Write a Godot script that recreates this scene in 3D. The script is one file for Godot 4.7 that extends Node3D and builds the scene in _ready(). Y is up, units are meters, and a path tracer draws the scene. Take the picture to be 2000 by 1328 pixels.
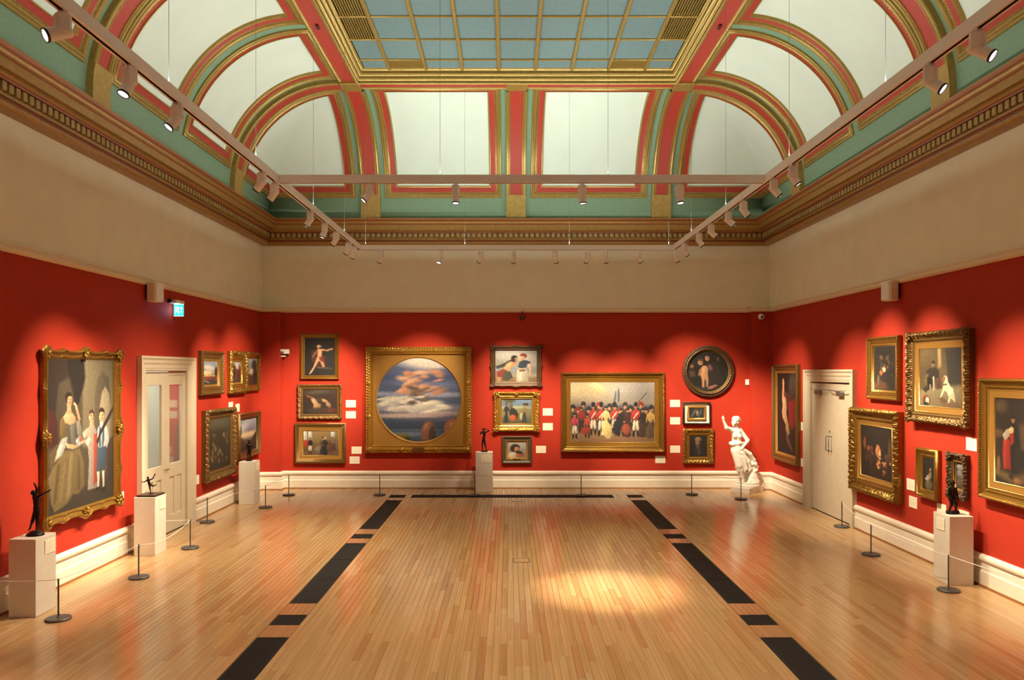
extends Node3D
# Picture gallery with a coved ceiling. Units are metres, y up, the far wall lies towards -z.

const HW := 5.27        # half width of the room
const ZB := -16.28      # far wall
const ZF := 2.38        # wall behind the camera
const R := 1.88         # radius of the coved ceiling
const YC := 5.72        # height of the cove's centre
const DC := 2.07        # distance of the cove's centre from the wall
const RAIL := 3.66      # underside of the picture rail

var M := {}
var taken := {}
var rng := RandomNumberGenerator.new()


func _ready() -> void:
	rng.seed = 4711
	set_camera()
	set_environment()
	set_uplights()
	make_materials()
	build_shell()
	build_floor()
	build_ceiling()
	build_skylight()
	build_cornices()
	build_doors()
	build_tracks()
	build_paintings()
	build_cards()
	build_plinths()
	build_statues()
	build_barriers()
	build_fittings()


func set_camera() -> void:
	var cam := Camera3D.new()
	cam.name = "camera"
	cam.projection = Camera3D.PROJECTION_FRUSTUM
	cam.near = 0.1
	cam.far = 60.0
	cam.size = 0.1 * 1328.0 / 1525.0
	cam.frustum_offset = Vector2(0.1 * 5.5 / 1525.0, 0.1 * 60.0 / 1525.0)
	cam.position = Vector3(-0.14, 2.45, 0.0)
	add_child(cam)
	cam.current = true


func set_environment() -> void:
	var we := WorldEnvironment.new()
	we.name = "environment"
	var e := Environment.new()
	e.background_mode = Environment.BG_COLOR
	e.background_color = Color(0.05, 0.06, 0.08)
	e.tonemap_mode = Environment.TONE_MAPPER_LINEAR
	e.tonemap_exposure = 1.27
	e.sdfgi_enabled = true
	e.ssao_enabled = true
	e.ssil_enabled = true
	we.environment = e
	add_child(we)


# the suspended lighting tracks also throw light up into the coves
const TRACK_X := 2.8
const TRACK_Y := 4.64
const BAR_FAR := -13.9
const BAR_NEAR := -8.93
const TRACK_END := -0.6
const UP_COLOR := Color(0.93, 1.0, 0.95)
const UP_TRACK := 12.0
const UP_BAR := 4.5
const UP_BAR_FAR := 10.5
const SPOT_COLOR := Color(1.0, 0.92, 0.79)
const SPOT := 18.5


func set_uplights() -> void:
	for x: float in [-TRACK_X, TRACK_X]:
		uplight(Vector3(x, TRACK_Y + 0.07, (BAR_FAR + TRACK_END) / 2), Vector2(0.05, TRACK_END - BAR_FAR - 0.2), UP_TRACK)
	for z: float in [BAR_FAR, BAR_NEAR]:
		uplight(Vector3(0, TRACK_Y + 0.07, z), Vector2(2 * TRACK_X - 0.2, 0.05), UP_BAR_FAR if z == BAR_FAR else UP_BAR)


func uplight(at: Vector3, size: Vector2, energy: float) -> void:
	var a := AreaLight3D.new()
	a.name = "track_uplight"
	a.area_size = size
	a.area_normalize_energy = true
	a.light_energy = energy
	a.light_color = UP_COLOR
	a.shadow_enabled = true
	a.area_range = 40.0
	a.position = at
	a.rotation_degrees = Vector3(90, 0, 0)
	add_child(a, true)


# ---------------------------------------------------------------- materials

func noise_tex(sd: int, freq: float, lo: Color, hi: Color, kind := 0, size := 512) -> NoiseTexture2D:
	var n := FastNoiseLite.new()
	n.seed = sd
	n.frequency = freq
	n.noise_type = FastNoiseLite.TYPE_SIMPLEX_SMOOTH
	n.fractal_octaves = 4
	var t := NoiseTexture2D.new()
	t.width = size
	t.height = size
	t.seamless = true
	t.noise = n
	if kind == 1:
		t.as_normal_map = true
		t.bump_strength = 4.0
	else:
		var g := Gradient.new()
		g.set_color(0, lo)
		g.set_color(1, hi)
		t.color_ramp = g
	return t


func mat(called: String, c: Color, rough := 0.6, metal := 0.0, tex: Texture2D = null, scale := 1.0) -> StandardMaterial3D:
	var m := StandardMaterial3D.new()
	m.resource_name = called
	m.albedo_color = c
	m.roughness = rough
	m.metallic = metal
	m.cull_mode = BaseMaterial3D.CULL_DISABLED
	if tex:
		m.albedo_texture = tex
		m.uv1_triplanar = true
		m.uv1_world_triplanar = true
		m.uv1_scale = Vector3(scale, scale, scale)
	M[called] = m
	return m


func relief(m: StandardMaterial3D, tex: Texture2D, amount: float) -> void:
	m.normal_enabled = true
	m.normal_texture = tex
	m.normal_scale = amount


func rgb(s: String) -> Color:
	return Color.html(s)


func make_materials() -> void:
	var mott := noise_tex(1, 0.012, Color(0.965, 0.965, 0.965), Color(1, 1, 1))
	var fine := noise_tex(2, 0.05, Color(0.93, 0.93, 0.93), Color(1, 1, 1))
	var worn := noise_tex(3, 0.03, Color(0.86, 0.84, 0.80), Color(1, 1, 1))
	var bump := noise_tex(4, 0.06, Color.BLACK, Color.WHITE, 1)
	mat("red_wall", rgb("af3421"), 0.75, 0.0, mott, 0.35).metallic_specular = 0.3
	mat("cream_wall", rgb("ede7cd"), 0.8, 0.0, mott, 0.3)
	mat("rail_paint", rgb("e6d3b2"), 0.5)
	mat("white_paint", rgb("ece2cf"), 0.35, 0.0, mott, 0.7)
	mat("door_paint", rgb("d9cdb4"), 0.45, 0.0, mott, 0.7)
	mat("cove_white", rgb("dce2d8"), 0.85, 0.0, mott, 0.25)
	mat("cove_green", rgb("7d997e"), 0.6, 0.0, fine, 0.5)
	mat("cove_red", rgb("b03626"), 0.55, 0.0, fine, 0.5)
	mat("gilt", rgb("b3924d"), 0.33, 0.42, worn, 0.8)
	mat("bole", rgb("8a4a28"), 0.45, 0.25)
	mat("gilt_flat", rgb("b6944f"), 0.5, 0.25, worn, 0.6)
	mat("cornice_gilt", rgb("ac8040"), 0.38, 0.35, worn, 0.7)
	mat("dentil_gilt", rgb("b5935a"), 0.5, 0.25, worn, 0.7)
	mat("pane_glass", rgb("70898f"), 0.35, 0.0, fine, 0.35)
	mat("brass", rgb("a88648"), 0.4, 0.6)
	mat("vent_dark", rgb("3d3220"), 0.6)
	mat("track_white", rgb("f3f2f0"), 0.4)
	mat("lamp_white", rgb("f0eeea"), 0.4)
	mat("dark_slot", rgb("3a332c"), 0.6)
	mat("black_plastic", rgb("141416"), 0.4)
	mat("steel", rgb("8a8a88"), 0.35, 0.8)
	mat("wire_steel", rgb("70706c"), 0.5, 0.2)
	mat("stanchion", rgb("565554"), 0.42, 0.35)
	mat("cord", rgb("e6e4de"), 0.6)
	mat("plinth_white", rgb("ded5c6"), 0.55, 0.0, mott, 0.9)
	mat("bronze", rgb("1d1a18"), 0.32, 0.55, fine, 6.0)
	mat("dark_wood", rgb("34201a"), 0.35)
	mat("marble", rgb("ede4d6"), 0.42, 0.0, mott, 1.5)
	relief(mat("grille_black", rgb("100f0f"), 0.7, 0.0, noise_tex(9, 0.2, Color(0.55, 0.55, 0.55), Color(1, 1, 1)), 3.0), bump, 0.4)
	mat("floor_base", rgb("5d4224"), 0.8)
	mat("floor_edge", rgb("8a5a30"), 0.5)
	# frames
	mat("frame_gold", rgb("9a7432"), 0.30, 0.68, worn, 2.2)
	mat("frame_bright", rgb("c0943f"), 0.27, 0.68, worn, 2.0)
	mat("frame_old", rgb("7d5f33"), 0.38, 0.5, worn, 2.5)
	mat("frame_brown", rgb("5e4630"), 0.45, 0.3, worn, 2.5)
	mat("frame_olive", rgb("5c513a"), 0.5, 0.25, worn, 2.5)
	mat("frame_black", rgb("241b17"), 0.35)
	mat("slip_gold", rgb("ad8340"), 0.38, 0.45, fine, 2.0)
	mat("mount_card", rgb("e9e2d2"), 0.8)
	mat("plaque", rgb("6a4a24"), 0.35, 0.5)
	# wood boards: tones of one maple floor
	var grain := board_grain()
	var tones := ["c6a174", "c49e71", "c8a579", "c0996c", "cba97e", "c29d70", "ba9062", "c6a479", "ba8d64"]
	for i in tones.size():
		var w := mat("board_%d" % i, rgb(tones[i]), 0.15, 0.0, grain, 1.0)
		w.uv1_scale = Vector3(2.2, 2.2, 0.35)
		w.uv1_offset = Vector3(0.13 * i, 0, 0.29 * i)
		w.metallic_specular = 0.5
	var w2 := mat("board_pink", rgb("bb9068"), 0.17, 0.0, grain, 1.0)
	w2.uv1_scale = Vector3(2.2, 2.2, 0.35)
	var g := mat("door_glass", Color(0.75, 0.85, 0.82, 0.12), 0.05)
	g.transparency = BaseMaterial3D.TRANSPARENCY_ALPHA
	var l := mat("lamp_glow", Color(1, 1, 1), 0.4)
	l.emission_enabled = true
	l.emission = Color(1.0, 0.95, 0.9)
	l.emission_energy_multiplier = 5.0
	var u := mat("uplight_glow", Color(1, 1, 1), 0.4)
	u.emission_enabled = true
	u.emission = Color(1.0, 0.96, 0.88)
	u.emission_energy_multiplier = 1.2


func board_grain() -> ImageTexture:
	# long streaks of wood grain, stretched along v
	var n := FastNoiseLite.new()
	n.seed = 77
	n.frequency = 0.03
	n.fractal_octaves = 3
	var w := 256
	var h := 256
	var data := PackedByteArray()
	data.resize(w * h * 3)
	for y in h:
		for x in w:
			# wraps in both directions
			var ax := TAU * x / w
			var ay := TAU * y / h
			var v := n.get_noise_3d(cos(ax) * 60.0 + cos(ay) * 7.0, sin(ax) * 60.0 + sin(ay) * 7.0, cos(ay) * 9.0)
			var f := clampf(0.96 + 0.09 * v, 0.0, 1.0)
			var i := (y * w + x) * 3
			data[i] = int(255.0 * f)
			data[i + 1] = int(255.0 * (f - 0.01))
			data[i + 2] = int(255.0 * (f - 0.03))
	return ImageTexture.create_from_image(Image.create_from_data(w, h, false, Image.FORMAT_RGB8, data))


# ---------------------------------------------------------------- nodes

func numbered(called: String) -> String:
	var n: int = taken.get(called, 0)
	taken[called] = n + 1
	return called if n == 0 else "%s_%03d" % [called, n]


func thing(called: String, label: String, category: String, at := Vector3.ZERO, turn := 0.0, group := "") -> Node3D:
	var o := Node3D.new()
	o.name = numbered(called)
	add_child(o)
	o.position = at
	o.rotation.y = turn
	o.set_meta("label", label)
	o.set_meta("category", category)
	if group:
		o.set_meta("group", group)
	return o


func structure(called: String, label: String, category: String) -> Node3D:
	var o := thing(called, label, category)
	o.set_meta("kind", "structure")
	return o


func part(parent: Node, called: String, st: SurfaceTool, m: Material, kind := "") -> MeshInstance3D:
	st.generate_normals()
	return part_mesh(parent, called, st.commit(), m, kind)


func part_mesh(parent: Node, called: String, me: Mesh, m: Material, kind := "") -> MeshInstance3D:
	var o := MeshInstance3D.new()
	o.name = called
	o.mesh = me
	o.material_override = m
	parent.add_child(o, true)
	if kind:
		o.set_meta("kind", kind)
	return o


func tool() -> SurfaceTool:
	var st := SurfaceTool.new()
	st.begin(Mesh.PRIMITIVE_TRIANGLES)
	st.set_smooth_group(-1)
	return st


# ---------------------------------------------------------------- shapes (corners run counter-clockwise seen from outside)

func tri(st: SurfaceTool, a: Vector3, b: Vector3, c: Vector3) -> void:
	st.add_vertex(a)
	st.add_vertex(c)
	st.add_vertex(b)


func quad(st: SurfaceTool, a: Vector3, b: Vector3, c: Vector3, d: Vector3) -> void:
	st.add_vertex(a)
	st.add_vertex(c)
	st.add_vertex(b)
	st.add_vertex(a)
	st.add_vertex(d)
	st.add_vertex(c)


func box(st: SurfaceTool, c: Vector3, s: Vector3, basis := Basis(), bevel := 0.0) -> void:
	st.set_smooth_group(-1)
	var h := s / 2
	if bevel <= 0.0:
		var p := []
		for i in 8:
			p.append(c + basis * Vector3(h.x * (1 if i & 1 else -1), h.y * (1 if i & 2 else -1), h.z * (1 if i & 4 else -1)))
		quad(st, p[4], p[5], p[7], p[6])
		quad(st, p[1], p[0], p[2], p[3])
		quad(st, p[5], p[1], p[3], p[7])
		quad(st, p[0], p[4], p[6], p[2])
		quad(st, p[6], p[7], p[3], p[2])
		quad(st, p[0], p[1], p[5], p[4])
		return
	var b := minf(bevel, minf(h.x, minf(h.y, h.z)) * 0.95)
	# for each corner, the three points where the faces end
	var q := {}
	for i in 8:
		var sx := 1.0 if i & 1 else -1.0
		var sy := 1.0 if i & 2 else -1.0
		var sz := 1.0 if i & 4 else -1.0
		q[i * 3] = c + basis * Vector3(h.x * sx, (h.y - b) * sy, (h.z - b) * sz)
		q[i * 3 + 1] = c + basis * Vector3((h.x - b) * sx, h.y * sy, (h.z - b) * sz)
		q[i * 3 + 2] = c + basis * Vector3((h.x - b) * sx, (h.y - b) * sy, h.z * sz)
	quad(st, q[14], q[17], q[23], q[20])
	quad(st, q[5], q[2], q[8], q[11])
	quad(st, q[15], q[3], q[9], q[21])
	quad(st, q[0], q[12], q[18], q[6])
	quad(st, q[19], q[22], q[10], q[7])
	quad(st, q[1], q[4], q[16], q[13])
	for e: Array in [[4, 5], [6, 7], [0, 1], [2, 3]]:      # edges along x
		quad(st, q[e[0] * 3 + 1], q[e[1] * 3 + 1], q[e[1] * 3 + 2], q[e[0] * 3 + 2])
	for e: Array in [[4, 6], [5, 7], [0, 2], [1, 3]]:      # along y
		quad(st, q[e[0] * 3], q[e[1] * 3], q[e[1] * 3 + 2], q[e[0] * 3 + 2])
	for e: Array in [[0, 4], [1, 5], [2, 6], [3, 7]]:      # along z
		quad(st, q[e[0] * 3], q[e[1] * 3], q[e[1] * 3 + 1], q[e[0] * 3 + 1])
	for i in 8:
		tri(st, q[i * 3], q[i * 3 + 1], q[i * 3 + 2])


func box_between(st: SurfaceTool, a: Vector3, b: Vector3, bevel := 0.0) -> void:
	box(st, (a + b) / 2, (b - a).abs(), Basis(), bevel)


# a run of moulding: profile points (u, v) are carried from p0 to p1; cut0/cut1 shift the ends by u for mitres
func run(st: SurfaceTool, prof: Array, p0: Vector3, p1: Vector3, u: Vector3, v: Vector3, cut0 := 0.0, cut1 := 0.0) -> void:
	st.set_smooth_group(-1)
	var dir := (p1 - p0).normalized()
	for i in prof.size() - 1:
		var a: Vector2 = prof[i]
		var b: Vector2 = prof[i + 1]
		quad(st, p0 + u * a.x + v * a.y + dir * (cut0 * a.x), p1 + u * a.x + v * a.y - dir * (cut1 * a.x),
			p1 + u * b.x + v * b.y - dir * (cut1 * b.x), p0 + u * b.x + v * b.y + dir * (cut0 * b.x))


func grid(st: SurfaceTool, rows: Array, smooth := 0, close := false) -> void:
	st.set_smooth_group(smooth)
	for i in rows.size() - 1:
		var a: PackedVector3Array = rows[i]
		var b: PackedVector3Array = rows[i + 1]
		var n := a.size()
		for j in (n if close else n - 1):
			var k := (j + 1) % n
			quad(st, a[j], a[k], b[k], b[j])


func tube(st: SurfaceTool, path: Array, radii: Array, sides := 10, caps := true) -> void:
	var rows := []
	for i in path.size():
		var t: Vector3 = (path[mini(i + 1, path.size() - 1)] - path[maxi(i - 1, 0)]).normalized()
		var up := Vector3.UP if absf(t.y) < 0.9 else Vector3.RIGHT
		var a := t.cross(up).normalized()
		var b := t.cross(a).normalized()
		var r: float = radii[mini(i, radii.size() - 1)]
		var row := PackedVector3Array()
		for j in sides:
			var w := TAU * j / sides
			row.append(path[i] + (a * cos(w) + b * sin(w)) * r)
		rows.append(row)
	grid(st, rows, 1, true)
	if caps:
		st.set_smooth_group(-1)
		for e in [0, rows.size() - 1]:
			var row: PackedVector3Array = rows[e]
			for j in sides:
				if e == 0:
					tri(st, path[e], row[j], row[(j + 1) % sides])
				else:
					tri(st, path[e], row[(j + 1) % sides], row[j])


# turned shape: prof holds (radius, height)
func lathe(st: SurfaceTool, prof: Array, at: Vector3, sides := 24, basis := Basis(), smooth := -1) -> void:
	var rows := []
	for p: Vector2 in prof:
		var row := PackedVector3Array()
		for j in sides:
			var w := TAU * j / sides
			row.append(at + basis * Vector3(cos(w) * p.x, p.y, sin(w) * p.x))
		rows.append(row)
	grid(st, rows, smooth, true)


func aim(d: Vector3) -> Basis:
	# a basis whose y axis points along d
	var y := d.normalized()
	var x := y.cross(Vector3.FORWARD if absf(y.z) < 0.9 else Vector3.RIGHT).normalized()
	return Basis(x, y, x.cross(y))


# ---------------------------------------------------------------- modelled figures: smooth union of tapered limbs, meshed as surface nets
# each limb: [ax, ay, az, bx, by, bz, radius at a, radius at b]

func figure(limbs: Array, cell: float, k: float) -> ArrayMesh:
	var lo := Vector3(1e9, 1e9, 1e9)
	var hi := -lo
	for l: Array in limbs:
		var r := maxf(l[6], l[7])
		for e in 2:
			var p := Vector3(l[e * 3], l[e * 3 + 1], l[e * 3 + 2])
			lo = lo.min(p - Vector3(r, r, r))
			hi = hi.max(p + Vector3(r, r, r))
	var pad := 2.0 * cell + k * 0.5
	lo -= Vector3(pad, pad, pad)
	hi += Vector3(pad, pad, pad)
	var nx := int((hi.x - lo.x) / cell) + 2
	var ny := int((hi.y - lo.y) / cell) + 2
	var nz := int((hi.z - lo.z) / cell) + 2
	var f := PackedFloat32Array()
	f.resize(nx * ny * nz)
	f.fill(1.0)
	for l: Array in limbs:
		var a := Vector3(l[0], l[1], l[2])
		var ab := Vector3(l[3], l[4], l[5]) - a
		var ra: float = l[6]
		var rb: float = l[7]
		var flat: float = l[8] if l.size() > 8 else 1.0
		var reach := maxf(ra, rb) + k + cell
		var b0 := (a.min(a + ab) - Vector3(reach, reach, reach) - lo) / cell
		var b1 := (a.max(a + ab) + Vector3(reach, reach, reach) - lo) / cell
		var abf := Vector3(ab.x, ab.y, ab.z * flat)
		var inv := 1.0 / maxf(abf.length_squared(), 1e-12)
		for z in range(maxi(0, int(b0.z)), mini(nz, int(b1.z) + 1)):
			for y in range(maxi(0, int(b0.y)), mini(ny, int(b1.y) + 1)):
				var base := (z * ny + y) * nx
				for x in range(maxi(0, int(b0.x)), mini(nx, int(b1.x) + 1)):
					var p := Vector3(lo.x + x * cell, lo.y + y * cell, lo.z + z * cell) - a
					p.z *= flat
					var t := clampf(p.dot(abf) * inv, 0.0, 1.0)
					var d := (p - abf * t).length() - (ra + (rb - ra) * t)
					var o := f[base + x]
					var h := maxf(k - absf(o - d), 0.0) / k
					f[base + x] = minf(o, d) - h * h * k * 0.25
	var ids := PackedInt32Array()
	ids.resize(nx * ny * nz)
	ids.fill(-1)
	var vs := PackedVector3Array()
	var edges := [[0, 1], [2, 3], [4, 5], [6, 7], [0, 2], [1, 3], [4, 6], [5, 7], [0, 4], [1, 5], [2, 6], [3, 7]]
	var off := [0, 1, nx, nx + 1, nx * ny, nx * ny + 1, nx * ny + nx, nx * ny + nx + 1]
	for z in nz - 1:
		for y in ny - 1:
			var base := (z * ny + y) * nx
			for x in nx - 1:
				var i := base + x
				var f0 := f[i]
				if f0 > 0.5:
					if f[i + off[7]] > 0.5:
						continue
				var neg := 0
				for c in 8:
					if f[i + off[c]] < 0.0:
						neg += 1
				if neg == 0 or neg == 8:
					continue
				var s := Vector3.ZERO
				var n := 0
				for e: Array in edges:
					var fa := f[i + off[e[0]]]
					var fb := f[i + off[e[1]]]
					if (fa < 0.0) != (fb < 0.0):
						var t := fa / (fa - fb)
						var pa := Vector3(e[0] & 1, (e[0] >> 1) & 1, (e[0] >> 2) & 1)
						var pb := Vector3(e[1] & 1, (e[1] >> 1) & 1, (e[1] >> 2) & 1)
						s += pa.lerp(pb, t)
						n += 1
				ids[i] = vs.size()
				vs.append(lo + (Vector3(x, y, z) + s / n) * cell)
	var idx := PackedInt32Array()
	var step := [1, nx, nx * ny]
	for z in range(1, nz - 1):
		for y in range(1, ny - 1):
			for x in range(1, nx - 1):
				var i := (z * ny + y) * nx + x
				var fa := f[i]
				if absf(fa) > 2.0 * cell:
					continue
				for ax in 3:
					var fb := f[i + step[ax]]
					if (fa < 0.0) == (fb < 0.0):
						continue
					var u: int = step[(ax + 1) % 3]
					var v: int = step[(ax + 2) % 3]
					var p0 := ids[i - u - v]
					var p1 := ids[i - v]
					var p2 := ids[i]
					var p3 := ids[i - u]
					if p0 < 0 or p1 < 0 or p2 < 0 or p3 < 0:
						continue
					if fa < 0.0:
						idx.append_array(PackedInt32Array([p0, p2, p1, p0, p3, p2]))
					else:
						idx.append_array(PackedInt32Array([p0, p1, p2, p0, p2, p3]))
	var ns := PackedVector3Array()
	ns.resize(vs.size())
	for t in range(0, idx.size(), 3):
		var nrm := (vs[idx[t + 2]] - vs[idx[t]]).cross(vs[idx[t + 1]] - vs[idx[t]])
		for q in 3:
			ns[idx[t + q]] += nrm
	for i in ns.size():
		ns[i] = ns[i].normalized()
	var arr := []
	arr.resize(Mesh.ARRAY_MAX)
	arr[Mesh.ARRAY_VERTEX] = vs
	arr[Mesh.ARRAY_NORMAL] = ns
	arr[Mesh.ARRAY_INDEX] = idx
	var me := ArrayMesh.new()
	me.add_surface_from_arrays(Mesh.PRIMITIVE_TRIANGLES, arr)
	return me


# ---------------------------------------------------------------- the room

const DOOR_L := [-12.63, -10.76, 2.66]     # z range and height of the door surround in the left wall
const DOOR_R := [-14.2, -12.15, 2.47]
const SURROUND := 0.22


func build_shell() -> void:
	var names := {"left": "red picture wall of the gallery that holds the panelled glazed doors", "right": "red picture wall of the gallery that holds the flush doors", "back": "red end wall facing the room below the dentil cornice", "front": "plain red end wall behind the viewer"}
	for side: String in names:
		var w := structure("wall_" + side, names[side], "wall")
		var red := tool()
		var cream := tool()
		if side == "left" or side == "right":
			var sx := -1.0 if side == "left" else 1.0
			var d: Array = DOOR_L if side == "left" else DOOR_R
			var z0: float = d[0] + SURROUND - 0.03
			var z1: float = d[1] - SURROUND + 0.03
			var top: float = d[2] - SURROUND
			for seg: Array in [[ZB - 0.3, z0, 0.0, RAIL + 0.06], [z1, ZF + 0.3, 0.0, RAIL + 0.06], [z0, z1, top, RAIL + 0.06]]:
				box_between(red, Vector3(sx * HW, seg[2], seg[0]), Vector3(sx * (HW + 0.3), seg[3], seg[1]))
			box_between(cream, Vector3(sx * HW, RAIL + 0.06, ZB - 0.3), Vector3(sx * (HW + 0.3), 8.5, ZF + 0.3))
		else:
			var z := ZB if side == "back" else ZF
			var out := -0.3 if side == "back" else 0.3
			box_between(red, Vector3(-HW, 0, z), Vector3(HW, RAIL + 0.06, z + out))
			box_between(cream, Vector3(-HW, RAIL + 0.06, z), Vector3(HW, 8.5, z + out))
			if side == "back":
				for sx: float in [-1.0, 1.0]:
					box_between(red, Vector3(sx * HW, 0, z - 0.02), Vector3(sx * PIER_X, RAIL + 0.06, z + PIER_D))
					box_between(cream, Vector3(sx * HW, RAIL + 0.06, z - 0.02), Vector3(sx * PIER_X, RAIL + 0.112, z + PIER_D))
		part(w, "red_wall_face", red, M.red_wall)
		part(w, "upper_wall_face", cream, M.cream_wall)
	# skirting and picture rail
	var skirt := [Vector2(0, 0.365), Vector2(0.018, 0.365), Vector2(0.03, 0.358), Vector2(0.046, 0.345), Vector2(0.05, 0.33), Vector2(0.05, 0.315), Vector2(0.046, 0.30), Vector2(0.03, 0.287), Vector2(0.022, 0.283), Vector2(0.022, 0.262), Vector2(0.026, 0.25), Vector2(0.026, 0.185), Vector2(0.036, 0.178), Vector2(0.04, 0.17), Vector2(0.04, 0.022)]
	var edge := [Vector2(0.04, 0.022), Vector2(0.05, 0.02), Vector2(0.056, 0.0)]
	var rail := [Vector2(0, 0.115), Vector2(0.022, 0.115), Vector2(0.034, 0.105), Vector2(0.04, 0.09), Vector2(0.04, 0.082), Vector2(0.03, 0.076), Vector2(0.03, 0.055), Vector2(0.044, 0.048), Vector2(0.048, 0.035), Vector2(0.042, 0.02), Vector2(0.025, 0.006), Vector2(0.0, 0.0)]
	for side: String in names:
		var b := structure("baseboard_" + side, {"left": "tall white moulded skirting below the glazed doors' wall", "right": "tall white moulded skirting along the flush doors' wall", "back": "tall white moulded skirting along the end wall", "front": "white moulded skirting behind the viewer"}[side], "skirting")
		var a := tool()
		var e := tool()
		for seg: Array in wall_runs(side, true):
			run(a, skirt, seg[0], seg[1], seg[2], Vector3.UP, seg[3], seg[4])
			run(e, edge, seg[0], seg[1], seg[2], Vector3.UP, seg[3], seg[4])
		part(b, "skirting_board", a, M.white_paint)
		part(b, "wooden_edge_strip", e, M.floor_edge)
	var n := 5
	for side: String in names:
		var t := structure("trim_%d" % n, {"left": "cream picture rail above the glazed doors", "right": "cream picture rail above the flush doors", "back": "cream picture rail across the end wall", "front": "cream picture rail behind the viewer"}[side], "picture rail")
		n += 1
		var a := tool()
		for seg: Array in wall_runs(side, false):
			run(a, rail, seg[0] + Vector3.UP * RAIL, seg[1] + Vector3.UP * RAIL, seg[2], Vector3.UP, seg[3], seg[4])
		part(t, "rail_moulding", a, M.rail_paint)
	# roof over the coves, so that no light gets in
	var roof := structure("roof", "flat roof above the gallery ceiling", "roof")
	var s := tool()
	box_between(s, Vector3(-HW - 0.3, 8.5, ZB - 0.3), Vector3(HW + 0.3, 8.7, ZF + 0.3))
	part(roof, "roof_slab", s, M.cream_wall)


const PIER_X := 4.86
const PIER_D := 0.2


# straight runs of a wall's foot: [from, to, inward, cut at start, cut at end]
func wall_runs(side: String, with_doors: bool) -> Array:
	match side:
		"left", "right":
			var sx := -1.0 if side == "left" else 1.0
			var x := sx * HW
			var inward := Vector3(-sx, 0, 0)
			var d: Array = DOOR_L if side == "left" else DOOR_R
			var z0 := ZB + PIER_D
			if not with_doors:
				return [[Vector3(x, 0, z0), Vector3(x, 0, ZF), inward, 1.0, 1.0]]
			return [[Vector3(x, 0, z0), Vector3(x, 0, d[0]), inward, 1.0, 0.0], [Vector3(x, 0, d[1]), Vector3(x, 0, ZF), inward, 0.0, 1.0]]
		"back":
			var inw := Vector3(0, 0, 1)
			return [
				[Vector3(-HW, 0, ZB + PIER_D), Vector3(-PIER_X, 0, ZB + PIER_D), inw, 1.0, -1.0],
				[Vector3(-PIER_X, 0, ZB + PIER_D), Vector3(-PIER_X, 0, ZB), Vector3(1, 0, 0), -1.0, 1.0],
				[Vector3(-PIER_X, 0, ZB), Vector3(PIER_X, 0, ZB), inw, 1.0, 1.0],
				[Vector3(PIER_X, 0, ZB), Vector3(PIER_X, 0, ZB + PIER_D), Vector3(-1, 0, 0), 1.0, -1.0],
				[Vector3(PIER_X, 0, ZB + PIER_D), Vector3(HW, 0, ZB + PIER_D), inw, -1.0, 1.0],
			]
	return [[Vector3(-HW, 0, ZF), Vector3(HW, 0, ZF), Vector3(0, 0, -1), 1.0, 1.0]]


# ---------------------------------------------------------------- floor

const BOARD := 0.0625
const STRIP_A := 2.165      # inner and outer edge of the grille strips
const STRIP_B := 2.46


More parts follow.
